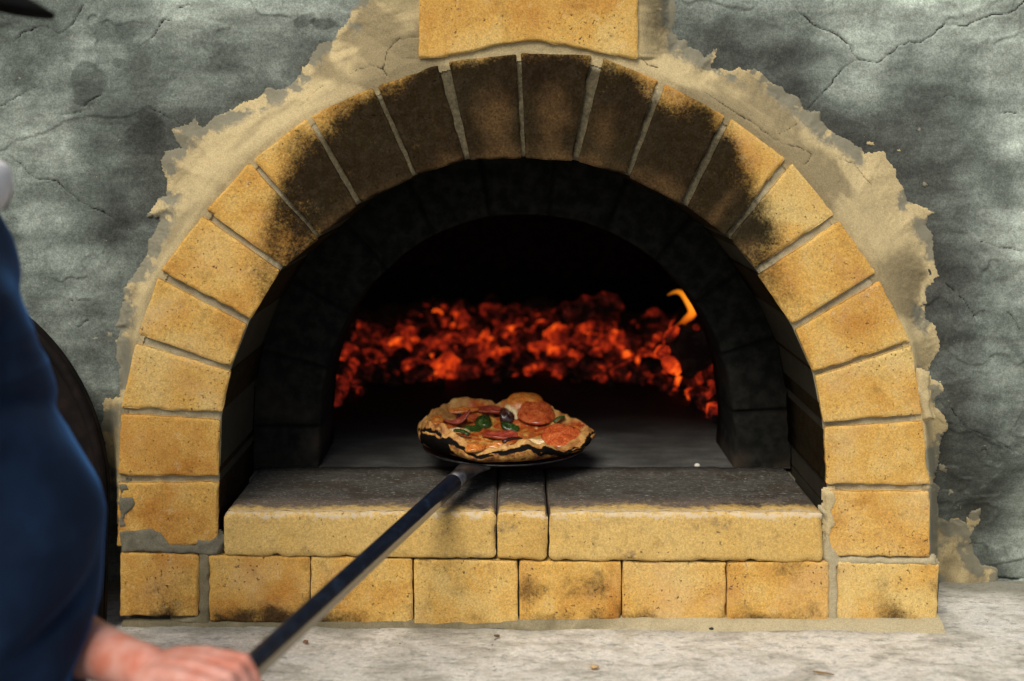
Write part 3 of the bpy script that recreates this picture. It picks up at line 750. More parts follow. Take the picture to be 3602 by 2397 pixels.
# thickness: a rim going back all round the outside of the wall
idx = re[np.arange(n*m).reshape(n, m)]
per = np.concatenate([idx[:, -1], idx[-1, ::-1], idx[0, :]]); per = per[per >= 0]
for edge in (idx[:, -1], idx[-1, :], idx[0, :]):
    e = edge[edge >= 0]; b = Vw[e].copy(); b[:, 1] = .45; k0 = len(Vw); cur = np.arange(k0, k0+len(e)); Vw = np.concatenate([Vw, b])
    Fw = np.concatenate([Fw, np.stack([e[:-1], cur[:-1], cur[1:], e[1:]], 1)])
    for k_ in ats: ats[k_] = np.concatenate([ats[k_], ats[k_][e]])
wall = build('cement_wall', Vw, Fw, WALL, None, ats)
tag(wall, 'rough grey cement-rendered wall with cracks and trowel marks around the brick oven', 'wall')

# tan mortar: sits on the wall, rises to meet the arch bricks
mx, my = np.meshgrid(np.arange(300, 3570, 4.4), np.arange(-440, 2270, 4.4), indexing='ij')
nx_ = mx+(fbm(mx*.035, my*.035, o=4, s=61, g=.6)-.5)*14+(fbm(mx*.14, my*.14, o=3, s=63)-.5)*11; ny_ = my+(fbm(mx*.035+4, my*.035, o=4, s=62, g=.6)-.5)*14+(fbm(mx*.14+7, my*.14, o=3, s=64)-.5)*11
SD = seg_dist(nx_, ny_, BANDPOLY, True); SD = np.where(inside(nx_, ny_, BANDPOLY), SD, -SD)
for pl in ISL:
    q = seg_dist(nx_, ny_, pl, True); q = np.where(inside(nx_, ny_, pl), q, -q); SD = np.maximum(SD, q)
AD = seg_dist(mx, my, ARCHPOLY); AD = np.where(inside(mx, my, ARCHPOLY), -AD, AD)
MYB = np.full(mx.shape, .06)
for _ in range(8):
    d_ = MYB-CAM_Y; MZ = CAM_Z-(my-489)*d_/FPX; MYB = wall_y(0, MZ)
d_ = MYB-CAM_Y; MX = (mx-1801)*d_/FPX; MZ = CAM_Z-(my-489)*d_/FPX
MH = wall_fields(MX, MZ, MYB)[0]; MWY = MYB-MH
CRB = cracks(mx, my, CR_B, [3.2, 2.6, 2.2, 3.6, 4., 2.4, 3.])
ad2 = np.where((mx > 1474) & (mx < 2243) & (my < 230), -20, AD)
flank = np.where(my < 205, np.minimum(np.abs(mx-1474), np.abs(mx-2243)), 1e4)
ad2 = np.minimum(ad2, flank)
t = np.clip(ad2, 0, None)/(np.clip(ad2, 0, None)+np.clip(SD, 0, None)+1.)
YM = .007+(MYB-.007)*sst(.10, 1.0, t); kq = sst(1000, 1500, my); YM = YM*(1-kq)+(.007+(MYB-.007)*sst(0, 30, ad2))*kq
MRR = np.hypot(mx-ACX, my-ACY)*.0005; MPH = np.arctan2(mx-ACX, ACY-my)
relief = (fbm(MX*9, MZ*9, o=3, s=301)-.5)*.0028+(fbm(MRR*90, MPH*5, o=3, s=302)-.5)*.0016+(fbm(MX*70, MZ*70, o=3, s=305)-.5)*.0014*(1+1.0*sst(60, 8, SD))
YM2 = np.where(SD > 0, np.minimum(YM, MWY*(1-sst(30, 110, SD))+(MYB-.004)*sst(30, 110, SD))*sst(-1, 0, SD)-np.clip(SD/9., 0, 1.)*.0009*(.4+.6*sst(0, 30, SD))+relief*sst(4, 40, SD)*(.35+.65*sst(0, 50, ad2)), MWY+np.minimum(-SD, 12)*.0006)
YM2 = YM2+CRB*.0028
d_ = YM2-CAM_Y
V = np.stack([(mx-1801)*d_/FPX, YM2, CAM_Z-(my-489)*d_/FPX], -1).reshape(-1, 3)
F = gridF(*mx.shape)
keep = (SD.ravel()[F] > -9).any(1) & (AD.ravel()[F] > -26).any(1) & (V[:, 2][F] > -.02).all(1)
F = F[keep]; used = np.unique(F); re = np.full(len(V), -1); re[used] = np.arange(len(used))
ton = .18+.22*sst(-.2, .25, -MX)+.8*(fbm(MRR*60, MPH*6, o=4, s=315)-.5)+.75*sst(.50, .72, fbm(MX*7+MZ*3, MZ*7, o=4, s=311))*sst(0, 60, SD)-.3*sst(34, 4, SD)+.3*(my < 190)*(mx > 2230)
ton = ton+.35*sst(.05, .0, MZ)
build('mortar_surround', V[used], re[F], MORTAR, oven, {'soot': np.zeros(len(used)), 'crack': CRB.ravel()[used], 'tone': ton.ravel()[used], 'fade': (1.15*sst(95, 0, SD)*sst(.36, .60, fbm(MX*26, MZ*26, o=5, s=330, g=.6)) + .8*sst(1500, 1750, my)*(mx > 2600)*sst(.35, .6, fbm(MX*14, MZ*14, o=4, s=333))).clip(0, 1).ravel()[used]})

# ------------------------------------------------------------------ concrete ledge the oven stands on
lx = np.r_[np.linspace(-3.2, -1.1, 24)[:-1], np.arange(-1.1, 1.1, .0045), np.linspace(1.1, 3.2, 24)]
ly = np.r_[np.linspace(-.42, -.25, 30)[:-1], np.arange(-.25, .26, .0045)]
LX, LY = np.meshgrid(lx, ly, indexing='ij')
LZ = (fbm(LX*6, LY*6, o=4, s=400)-.5)*.010+(fbm(LX*40, LY*40, o=3, s=404)-.5)*.0022-.001
lpx, lpy = PX(LX, LY, 0*LX)
lc = cracks(lpx, lpy, [z3([(1100,1240),(1045,1300),(1015,1360),(1025,1420),(1060,1470),(1030,1530),(1045,1560)], 1200, 1597)], [3.])
LZ = LZ-lc*.003-.012*sst(-.40, -.42, LY)
ED = np.clip(sst(-.075, -.01, LY)*.7*sst(.25, .6, fbm(LX*14, LY*20, o=3, s=412))*sst(-.8, -.6, LX)*sst(.80, .74, LX)+sst(.10, .19, LY)*.8+.35*sst(.45, .6, fbm(LX*8, LY*8, o=3, s=410))*sst(.6, .9, LX)*sst(-.1, .1, LY), 0, 1)
V = np.stack([LX, LY, LZ], -1).reshape(-1, 3); n, m = LX.shape; F = gridF(n, m)
idx = np.arange(n*m).reshape(n, m); e = idx[:, 0]; b = V[e].copy(); b[:, 2] = -.12; k0 = len(V); cur = np.arange(k0, k0+n)
b2 = b.copy(); b2[:, 1] = .26
V = np.concatenate([V, b, b2]); F = np.concatenate([F, np.stack([e[:-1], cur[:-1], cur[1:], e[1:]], 1), np.stack([cur[:-1], cur[:-1]+n, cur[1:]+n, cur[1:]], 1)])
ledge = build('concrete_ledge', V, F, LEDGE, None, {'crack': np.r_[lc.ravel(), np.zeros(2*n)], 'edge': np.r_[ED.ravel(), np.zeros(2*n)]})
tag(ledge, 'pale worn concrete ledge, weathered, streaked and stained, under the brick oven', 'ledge')
mb = MB(); mb.box((-3.1, -.33, GZ), (3.1, .24, -.118)); o = mb.build('support', WALL, ledge, False)

# small litter on the ledge and hearth
mb = MB(); p = [W(2862,2362,-.20), W(2885,2368,-.20), W(2908,2376,-.20), W(2930,2384,-.20)]
mb.tube([(a[0], -.195-.004*k, .004) for k, a in enumerate(p)], [.0012, .0018, .0016, .0010], 8)
tw = mb.build('twig', simple('dry_twig', (.20, .12, .04), .8)); tag(tw, 'short dry brown twig lying on the pale ledge at lower right', 'twig')
def leafbit(px, py, s, label, c, seed, name='leaf_scrap', cat='leaf'):
    d = CAM_Z*FPX/(py-489); y = d+CAM_Y; x = (px-1801)*d/FPX
    rr = random.Random(seed); mb = MB(); k = 9; an = rr.uniform(0, 6)
    ring = [(x+s*(.55+.6*rr.random())*math.cos(2*math.pi*i/k+an), y+s*.6*(.55+.6*rr.random())*math.sin(2*math.pi*i/k+an), .004+rr.uniform(0, .002)) for i in range(k)]
    V = ring+[(a, b, c_-.0025) for a, b, c_ in ring]+[(x, y, .0055), (x, y, .001)]
    F = [(i, (i+1) % k, 2*k) for i in range(k)]+[(k+(i+1) % k, k+i, 2*k+1) for i in range(k)]+[(i, k+i, k+(i+1) % k, (i+1) % k) for i in range(k)]
    mb.add(V, F); tag(mb.build(name, simple(name+'_tone', c, .8), None, True), label, cat)
leafbit(1748, 2244, .0048, 'dark curled leaf scrap on the ledge below the middle base bricks', (.09, .055, .02), 3)
leafbit(2090, 2352, .008, 'pale orange crumb scatter on the ledge at bottom centre', (.55, .36, .17), 5, 'bread_crumb', 'crumb')
leafbit(2502, 2219, .005, 'black bit of charcoal at the foot of the base bricks, right of centre', (.02, .02, .018), 7, 'charcoal_bit', 'charcoal')
leafbit(1075, 2265, .006, 'rust brown fleck on the ledge beside the peel handle', (.20, .09, .04), 8)
wp = W(2455, 1628, .29); mb = MB(); mb.ball((wp[0], .30, HZ+.001), (.006, .006, .004), 12, 8)
tag(mb.build('ash_flake', simple('white_ash', (.6, .58, .52), .9)), 'small white ash flake on the hearth, right of the pizza', 'ash')

# ------------------------------------------------------------------ embers, log, flame
def mat_ember(name, bias=0., sc=1.):
    m = Mat(name, .95, .1)
    heat = m.attr('glow_level')
    n1 = m.noise(13*sc, 3, .55, dist=.5); n2 = m.noise(42*sc, 4, .65, dist=.5)
    v = m.math('ADD', heat, m.math('MULTIPLY', m.math('SUBTRACT', n1, .5), 1.7))
    v = m.math('ADD', v, m.math('MULTIPLY', m.math('SUBTRACT', n2, .5), 1.0))
    v = m.math('ADD', v, bias-.15)
    c = m.ramp(v, [(.10, (.001, .0003, .0002)), (.34, (.022, .0022, .0012)), (.55, (.15, .008, .003)), (.76, (.58, .042, .005)), (.95, (1., .135, .010))])
    m.col(m.mix(m.rng(n2, .4, .7), (.012, .01, .009), (.05, .045, .04)))
    m.emit(c, EMB)
    m.bump(n2, .004, .8)
    return m.m
EMB = .72
EMBER = mat_ember('glowing_ember')
def lump(mb, c, r, rs, heat, sub=2):
    bm = bmesh.new(); bmesh.ops.create_icosphere(bm, subdivisions=sub, radius=1.0)
    co = np.array([v.co[:] for v in bm.verts]); F = [tuple(v.index for v in f.verts) for f in bm.faces]; bm.free()
    o = np.array([rs.uniform(0, 90) for _ in range(3)])
    k = 1+.9*(fbm(co[:, 0]*1.3+o[0], co[:, 1]*1.3+o[1], co[:, 2]*1.3+o[2], o=3, s=2)-.5)
    co = co*k[:, None]
    # chop flat facets like split charcoal
    for _ in range(6):
        d = np.array([rs.gauss(0, 1) for _ in range(3)]); d /= np.linalg.norm(d); lim = rs.uniform(.5, .8)
        s = co @ d; co = co-np.clip(s-lim, 0, None)[:, None]*d
    rot = np.array(Matrix.Rotation(rs.uniform(0, 6.3), 3, 'Z') @ Matrix.Rotation(rs.uniform(0, 6.3), 3, 'X'))
    co = (co*np.array(r)) @ rot.T+np.array(c)
    mb.add(co, F, glow_level=heat)
rs = random.Random(4)
mb = MB()
# front edge of the bed (photo px -> py of its foot) and its top
FX = [1150, 1230, 1330, 1430, 1500, 1700, 1900, 2050, 2200, 2300, 2400, 2470, 2530, 2640]
FY = [1450, 1400, 1330, 1330, 1330, 1318, 1318, 1322, 1340, 1350, 1370, 1440, 1480, 1500]
TX = [1150, 1230, 1300, 1420, 1600, 1680, 1750, 1850, 2000, 2080, 2200, 2300, 2400, 2640]
TY = [1180, 1120, 1080, 1080, 1050, 1085, 1045, 1075, 1100, 1080, 1120, 1100, 1150, 1250]
def bed_pt(px, f):
    """point on the bed's surface at column px, f=0 foot .. 1 crest"""
    fy = np.interp(px, FX, FY); ty = np.interp(px, TX, TY)
    d0 = (CAM_Z-HZ)*FPX/(fy-489); d = d0+.34*f; py = fy+(ty-fy)*f
    return ((px-1801)*d/FPX, d+CAM_Y, CAM_Z-(py-489)*d/FPX)
def heat_at(px, f):
    return .36+.22*math.exp(-((f-.42)/.30)**2)-.34*max(0, f-.72)/.28-.10*(px < 1450)
nb = 60; mf = 14; V = []; Hh = []
for i in range(nb):
    px = 1100+i*(2700-1100)/(nb-1)
    for j in range(mf):
        f = j/(mf-1)*1.0; x, y, z = bed_pt(px, f); V.append((x, y+.03, z-.02)); Hh.append(heat_at(px, f)-.35)
mb.add(V, gridF(nb, mf), glow_level=np.array(Hh))
for k in range(800):
    px = rs.uniform(1140, 2660); f = rs.random()**.9
    x, y, z = bed_pt(px, f); r = rs.choice([.011, .015, .02, .027, .036])
    h = heat_at(px, f)+rs.gauss(0, .17)
    lump(mb, (x, y, max(z, HZ+.004)), (r*rs.uniform(.8, 1.6), r*rs.uniform(.7, 1.2), r*rs.uniform(.55, 1.0)), rs, h)
for k in range(46):
    px = rs.choice([rs.uniform(1190, 1500), rs.uniform(2050, 2550), rs.uniform(1500, 2100)]); x, y, z = bed_pt(px, 0); r = rs.uniform(.006, .016)
    lump(mb, (x+rs.gauss(0, .01), y-abs(rs.gauss(0, .05)), HZ+r*.5), (r*1.3, r, r*.8), rs, rs.uniform(.0, .6))
bed = mb.build('ember_bed', EMBER, None, False); tag(bed, 'heap of red glowing embers across the back of the oven', 'embers', kind='stuff')
BRIGHT = mat_ember('bright_ember', .0, .8)
for px, py, r, h, lab in ((1672,1222,(.048,.035,.026),.72,'bright orange ember lump, left of centre in the heap, above the pizza'),
                      (1585,1280,(.06,.035,.038),.66,'wide orange ember lump at the foot of the heap, up and left of the pizza'),
                      (1968,1180,(.055,.035,.035),.70,'largest orange ember lump right of centre in the heap'),
                      (2213,1208,(.034,.03,.036),.58,'round red ember lump just left of the charred log'),
                      (2195,1298,(.045,.035,.036),.58,'red ember lump at the foot of the heap below the charred log'),
                      (1733,1092,(.045,.03,.032),.47,'dull red ember lump on the crest of the heap, left of centre'),
                      (1610,1082,(.022,.02,.04),.48,'tall narrow red ember on the crest of the heap, toward the left'),
                      (2508,1432,(.026,.03,.026),.70,'small bright ember by the right foot of the inner arch')):
    fy = np.interp(px, FX, FY); ty = np.interp(px, TX, TY); f = (fy-py)/(fy-ty)
    x, y, z = bed_pt(px, f); mb = MB(); lump(mb, (x, y-.03, max(z, HZ+.015)), r, rs, h, 3)
    tag(mb.build('ember_lump', BRIGHT, None, False), lab, 'ember', 'large embers in the heap')
# dull red charred board lying on the crest
mb = MB(); c = Vector(W(2075, 1085, 1.22)); rot = Matrix.Rotation(R(-10), 3, 'Y') @ Matrix.Rotation(R(18), 3, 'Z')
nn = 24; V = []
for i in range(nn):
    t = i/(nn-1)*2-1
    for j in range(12):
        a = 2*math.pi*j/12; e = .10+.02*math.sin(t*5)
        p = rot @ Vector((t*.085*(1+.1*math.sin(j)), .03*math.cos(a), (.034-.008*t*t)*math.sin(a)+.006*math.sin(9*t+j)))
        V.append(c+p)
F = [tuple(f) for f in gridF(nn, 12, True)]+[tuple(range(12))[::-1], tuple((nn-1)*12+k for k in range(12))]
mb.add(V, F, glow_level=.30); tag(mb.build('charred_board', BRIGHT, None, True), 'dull red charred piece of wood lying on the crest of the embers', 'firewood')
# round log, end towards the viewer
LG = Vector(W(2428, 1236, .80)); rl = .062
mb = MB(); ax = Vector((.17, 1, .02)).normalized(); sg = 40; rows = []
for t in (0, 0.0, .004, .012, .06, .12, .2, .3):
    rows.append(t)
V = []; Hh = []
for ti, t in enumerate(rows):
    for k in range(sg):
        a = 2*math.pi*k/sg; rr_ = rl*(1+.08*math.sin(3*a+1)+.05*math.sin(7*a)+.03*math.sin(13*a+ti))*(.9 if ti == 0 else (.96 if ti == 1 else 1))
        p = LG+ax*t+Vector((math.cos(a)*rr_, 0, math.sin(a)*rr_)); V.append(p)
        left = max(0, -math.cos(a+.25)); Hh.append(-.9+(1.75*left**2.0+.4*max(0, math.sin(a))**6 if t > .003 else 0))
F = [tuple(f) for f in gridF(len(rows), sg, True)]+[tuple(range(sg))[::-1], tuple((len(rows)-1)*sg+k for k in range(sg))]
mb.add(V, F, glow_level=np.array(Hh)); tag(mb.build('charred_log', BRIGHT, None, True), 'round charred log end, black with a glowing left edge, under the flame', 'log')
# glowing splinters lying against the left side of the log
for (p0, p1, r0, h, lab) in (((2322,1218),(2340,1262),.020,.86,'upper orange glowing bark strip hugging the left side of the charred log'),((2335,1255),(2388,1315),.019,.86,'lower orange glowing bark strip slanting under the left side of the charred log'),((2340,1200),(2385,1150),.014,.7,'dim red bark strip joining the flame to the charred log'),((2440,1145),(2458,1160),.008,.62,'tiny glowing bark bit above the charred log, right of the flame')):
    mb = MB(); a, b = Vector(W(*p0, .79)), Vector(W(*p1, .79)); mb.tube([a, a.lerp(b, .3), a.lerp(b, .7), b], [r0*.5, r0, r0*.9, r0*.4], 10, glow_level=h)
    tag(mb.build('glowing_bark', BRIGHT, None, True), lab, 'ember', 'glowing bark on the charred log')
fm = bpy.data.materials.new('flame_gas'); fm.use_nodes = True; fn_ = fm.node_tree; fn_.nodes.remove(fn_.nodes['Principled BSDF'])
tc_ = fn_.nodes.new('ShaderNodeTexCoord'); sx_ = fn_.nodes.new('ShaderNodeSeparateXYZ'); fn_.links.new(tc_.outputs['Object'], sx_.inputs[0])
zt, zb = W(0, 1026, .82)[2], W(0, 1180, .82)[2]
mr_ = fn_.nodes.new('ShaderNodeMapRange'); fn_.links.new(sx_.outputs[2], mr_.inputs[0]); mr_.inputs[1].default_value = zb; mr_.inputs[2].default_value = zt
cr_ = fn_.nodes.new('ShaderNodeValToRGB'); fn_.links.new(mr_.outputs[0], cr_.inputs[0]); ee = cr_.color_ramp.elements
ee[0].color = (.10, .009, .001, 1); ee[1].color = (1, .27, .012, 1)
for p_, c_ in ((.25, (.35, .045, .003, 1)), (.5, (1., .22, .010, 1)), (.75, (1., .30, .018, 1))): ee.new(p_).color = c_
em_ = fn_.nodes.new('ShaderNodeEmission'); fn_.links.new(cr_.outputs[0], em_.inputs[0]); em_.inputs[1].default_value = 26.
fn_.links.new(em_.outputs[0], fn_.nodes['Material Output'].inputs['Volume'])
pts = [(2344,1042),(2358,1033),(2376,1026),(2394,1027),(2408,1042),(2420,1060),(2431,1078),(2438,1094),(2434,1108),(2420,1119),(2406,1130),(2396,1142),(2380,1152),(2360,1163),(2344,1180)]
rad = [1.5, 4, 6.5, 9, 11, 12.5, 14, 15, 14, 12, 10, 9, 8, 6, 2]; ht = [.6,.8,.9,.95,1,1,1,.9,.75,.55,.4,.3,.22,.18,.1]
mb = MB(); sg = 12
tt = np.linspace(0, len(pts)-1, 57); kk = np.arange(len(pts))
sm_ = lambda a: np.convolve(np.pad(np.interp(tt, kk, a), 3, mode='edge'), np.ones(7)/7, 'valid')
P = [Vector(W(x, y, .82)) for x, y in zip(sm_([p[0] for p in pts]), sm_([p[1] for p in pts]))]; rad = sm_(rad); ht = sm_(ht)
mb.tube(P, [(r*.00069*1.15, r*.00069*1.6) for r in rad], sg, glow_level=np.repeat(ht, sg))
tag(mb.build('flame', fm), 'small hooked orange flame curling above the charred log', 'flame')

# ------------------------------------------------------------------ peel and pizza
BZ = .248; PC = Vector((-.016, .290, BZ)); PR = .176
H0 = Vector((-.083, .098, BZ-.002)); H1 = Vector((-.314, -.65, .212)); HD = (H1-H0).normalized()
STEEL = Mat('dark_worn_steel', .36, .5); STEEL.inp('Metallic', .85)
sn = STEEL.noise(60, 5, .7); STEEL.col(STEEL.mix(STEEL.rng(sn, .35, .7), (.055, .06, .07), (.16, .15, .14))); STEEL.inp('Roughness', STEEL.rng(sn, .3, .7, .28, .5)); STEEL.bump(sn, .0005, .5)
PAINT = Mat('blue_black_enamel', .45, .4)
pn = PAINT.noise(45, 5, .7); PAINT.col(PAINT.mix(PAINT.rng(PAINT.math('ADD', PAINT.attr('cream'), PAINT.math('MULTIPLY', PAINT.math('SUBTRACT', pn, .5), .5)), .35, .65), PAINT.mix(PAINT.rng(pn, .5, .75), (.004, .007, .015), (.008, .022, .045)), (.42, .34, .22))); PAINT.inp('Roughness', PAINT.rng(pn, .3, .7, .36, .55)); PAINT.bump(pn, .0004, .5)
pw = PAINT.attr('cream'); PAINT.inp('Coat Weight', .08); PAINT.inp('Coat Roughness', .12)
peel = thing('pizza_peel', 'long-handled round metal peel carrying the pizza into the oven mouth', 'pizza peel', tuple(PC))
k = 72; V = []
rings = [(.0, .0), (.5, .0), (.93, .0), (.985, .0015), (1.0, .004), (.995, .0055), (.97, .0035), (.5, .0022), (.0, .0022)]
for r, z in rings:
    for i in range(k):
        a = 2*math.pi*i/k; rr_ = (PR-.013)*r
        V.append((PC.x+rr_*math.cos(a), PC.y+rr_*math.sin(a), BZ-.0055+z))
build('blade', V, gridF(len(rings), k, True), STEEL.m, peel)
mb = MB(); cdir = (H0-PC); cdir.z = 0
a0 = PC+cdir.normalized()*(PR-.05); a0.z = BZ-.006
for t in [0]: pass
mb.tube([a0, a0.lerp(H0, .55)+Vector((0, 0, -.002)), H0+Vector((0, 0, -.001)), H0+HD*.03, H0+HD*.075], [(.004, .030), (.005, .032), (.009, .024), (.0145, .017), (.0165, .0165)], 20)
mb.build('socket', STEEL.m, peel)
mb = MB(); hl = 1.22; hp = [H0+HD*.03]+[H0+HD*(.05+hl*i/24) for i in range(25)]+[H0+HD*(.055+hl)]
mb.tube(hp, [.012]+[.0156]*25+[.010], 36)
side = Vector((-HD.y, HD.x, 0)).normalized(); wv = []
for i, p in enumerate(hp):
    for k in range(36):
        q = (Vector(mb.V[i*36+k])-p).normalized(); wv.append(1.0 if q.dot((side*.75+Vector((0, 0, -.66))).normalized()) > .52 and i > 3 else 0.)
mb.A['cream'] = wv  # cream stripe along the lower right side of the handle
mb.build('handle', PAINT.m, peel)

pizza = thing('pizza', 'small charred pizza topped with pepperoni, peppers and olives on the round peel', 'pizza', (PC.x, PC.y, BZ))
# rim height above the blade by angle (0 = right, counter-clockwise seen from above)
TH = [-180,-165,-150,-135,-120,-105,-90,-75,-60,-45,-30,-15,0,15,30,45,55,63,70,77,85,92,98,105,115,125,135,150,165,180]
RZ = [.036,.046,.060,.058,.042,.020,.027,.042,.030,.014,.016,.024,.028,.026,.026,.030,.036,.044,.050,.052,.048,.042,.044,.050,.058,.056,.048,.046,.040,.036]
def rimz(th): return np.interp(np.degrees(th), TH, RZ)
def rimr(th):
    d = np.degrees(th); return PR*(1+.02*np.sin(3*th+.7)+.018*np.sin(5*th+2)+.012*np.sin(9*th))
nt_, nr = 220, 46
ths = np.linspace(-math.pi, math.pi, nt_, endpoint=False)
prof = []
for j in range(nr):             # top: centre -> rim
    prof.append((j/(nr-1)*.985, 'top'))
for j, q in enumerate((1.0, 1.01, 1.008, .99, .965, .93, .88, .82, .74, .6, .3, .0)): prof.append((q, 'bot%d' % j))
def topz(r, th, x, y):
    rz = rimz(th)
    base = .011+.004*(fbm(x*28, y*28, o=4, s=21)-.5)*2+.0025*(fbm(x*90, y*90, o=3, s=22)-.5)*2
    edge = (rz-.011)*np.clip((r-.42)/.5, 0, 1)**2.1*(1-.25*sst(.90, 1.0, r))
    lip = .008*np.exp(-((r-.90)/.055)**2)*(.6+.8*vn(np.cos(th)*4, np.sin(th)*4, s=3))
    base = base+(fbm(x*62, y*62, o=3, s=25)-.5)*.014*np.clip((r-.6)/.3, 0, 1)*(1-sst(.95, 1., r)*.4)
    bub = .017*np.exp(-((x-.032)/.036)**2-((y-.118)/.032)**2)
    return base+edge+lip+bub
rows = []; att = {'crust': [], 'char': [], 'under': [], 'rr': []}
for r, kind in prof:
    x = rimr(ths)*r*np.cos(ths); y = rimr(ths)*r*np.sin(ths); rz = rimz(ths)
    if kind == 'top':
        z = topz(r, ths, x, y)
    else:
        j = int(kind[3:]); top = topz(.985, ths, rimr(ths)*.985*np.cos(ths), rimr(ths)*.985*np.sin(ths))
        fr = [.92, .78, .62, .45, .32, .21, .13, .07, .03, .0, .0, .0][j]
        z = .001+top*fr+(fbm(np.cos(ths)*6+j*.4, np.sin(ths)*6, o=3, s=31)-.5)*.004*(fr > .05)
    rows.append(np.stack([PC.x+x, PC.y+y, BZ+z], -1))
    lim = .80+.07*np.sin(4*ths+1)+.05*np.sin(7*ths)
    lim = np.where((np.degrees(ths) > 55) & (np.degrees(ths) < 92), 1.2, lim)
    att['crust'].append(sst(lim-.03, lim+.04, r) if kind == 'top' else np.ones(nt_))
    fd = np.degrees(ths)
    front = sst(-10, -40, fd)*sst(-205, -165, fd)+.9*sst(25, -10, fd)*sst(-45, -10, fd)
    if kind == 'top': ch = front*sst(.945, .985, r)*sst(.25, .5, fbm(ths*4, ths*0+3, o=3, s=56))+.12*(fbm(x*50, y*50, o=3, s=47) > .66)*sst(.8, .9, r)
    elif j <= 0: ch = np.clip(.15+front*.9*sst(.28, .5, fbm(ths*5, ths*0, o=3, s=55)), 0, 1)
    else:
        blob = sst(.47, .62, fbm(np.cos(ths)*5.5, np.sin(ths)*5.5, np.full(nt_, j*.22), o=3, s=52)+.16*np.exp(-((fd+140)/22)**2)+.06*np.exp(-((fd+62)/16)**2)-.07*np.exp(-((fd+100)/18)**2))
        ch = blob
    att['char'].append(np.broadcast_to(ch, (nt_,))); att['under'].append(np.full(nt_, 0. if kind == 'top' else 1.)); att['rr'].append(np.full(nt_, r))
V = np.concatenate(rows)
cm = Mat('baked_crust', .62, .35)
cru, cha, und = cm.attr('crust'), cm.attr('char'), cm.attr('under')
n1 = cm.noise(30, 5, .6, dist=.6); n2 = cm.noise(85, 5, .65); n3 = cm.noise(300, 3, .6)
chs = cm.ramp(n1, [(.36, (.26, .026, .007)), (.48, (.40, .075, .012)), (.58, (.48, .22, .04)), (.76, (.58, .40, .15))])
chs = cm.mix(cm.math('MULTIPLY', cm.rng(n2, .50, .62), .85), chs, (.26, .034, .010))
chs = cm.mix(cm.math('MULTIPLY', cm.rng(n2, .42, .32), .7), chs, (.70, .50, .20))
dough = cm.ramp(n1, [(.32, (.15, .045, .010)), (.47, (.36, .16, .038)), (.62, (.50, .28, .085)), (.8, (.56, .36, .14))])
dough = cm.mix(cm.math('MULTIPLY', cm.rng(n2, .56, .70), .75), dough, (.13, .045, .011))
und_c = cm.ramp(cm.noise(45, 5, .65), [(.36, (.06, .022, .006)), (.46, (.26, .10, .018)), (.56, (.46, .24, .06)), (.75, (.56, .34, .11))])
dough = cm.mix(und, dough, und_c)
c = cm.mix(cru, chs, dough)
cc = cm.math('ADD', cha, cm.math('MULTIPLY', cm.math('SUBTRACT', n2, .5), cm.rng(cha, 0, .2, 0, .9)))
c = cm.mix(cm.rng(cc, .30, .62), c, (.005, .0042, .0036))
c = cm.val(c, cm.rng(n3, .3, .7, .85, 1.15)); cm.col(c); cm.inp('Specular IOR Level', cm.rng(cc, .3, .6, .4, .04))
cm.inp('Roughness', cm.mix(cru, cm.rng(n2, .3, .7, .22, .5), (.7, .7, .7)))
cm.bump(cm.math('ADD', n2, cm.math('MULTIPLY', n3, .3)), .0018, .9)
F = gridF(len(prof), nt_, True)
build('crust', V, F, cm.m, pizza, {k_: np.concatenate(v) for k_, v in att.items()})

def on_pizza(px, py):
    """point of the pizza's top surface seen at a photo pixel"""
    best = None
    for d in np.linspace(2.22, 2.68, 240):
        x, z = (px-1801)*d/FPX-PC.x, CAM_Z-(py-489)*d/FPX; y = d+CAM_Y-PC.y
        r = math.hypot(x, y); th = math.atan2(y, x); rr_ = float(r/rimr(np.array(th)))
        if rr_ > 1.0: continue
        tz = float(topz(rr_, np.array(th), np.array(x), np.array(y)))
        e = z-BZ-tz
        if best is None or abs(e) < best[0]: best = (abs(e), Vector((PC.x+x, PC.y+y, BZ+tz)))
    return best[1]
def tri_mat(name, stops_, scale, rough=.35, bump=.0008):
    m = Mat(name, rough, .45); n = m.noise(scale, 5, .65, dist=.4); n2 = m.noise(scale*4.5, 3, .6)
    c = m.ramp(n, stops_); c = m.val(c, m.rng(n2, .3, .7, .75, 1.2)); m.col(c); m.bump(m.math('ADD', n, m.math('MULTIPLY', n2, .5)), bump, .9)
    m.inp('Roughness', m.rng(n2, .3, .7, rough*.6, rough*1.4)); m.inp('Coat Weight', .35); m.inp('Coat Roughness', .18); return m.m
PEP = tri_mat('cured_sausage', [(.3, (.20, .024, .008)), (.5, (.40, .075, .020)), (.75, (.52, .17, .05))], 70, .22)
HAM = tri_mat('dark_salami', [(.3, (.14, .016, .010)), (.55, (.30, .045, .022)), (.8, (.40, .09, .04))], 60, .4)
GRN = tri_mat('green_pepper', [(.3, (.010, .022, .005)), (.55, (.03, .065, .012)), (.8, (.10, .15, .025))], 45, .25)
OLV = tri_mat('black_olive', [(.3, (.012, .004, .004)), (.7, (.05, .014, .010))], 50, .3)
CHZ = tri_mat('melted_cheese', [(.3, (.60, .36, .14)), (.5, (.72, .55, .30)), (.75, (.78, .68, .48))], 60, .35)
ORG = tri_mat('browned_cheese', [(.3, (.34, .05, .010)), (.5, (.50, .15, .022)), (.75, (.62, .34, .09))], 60, .3)
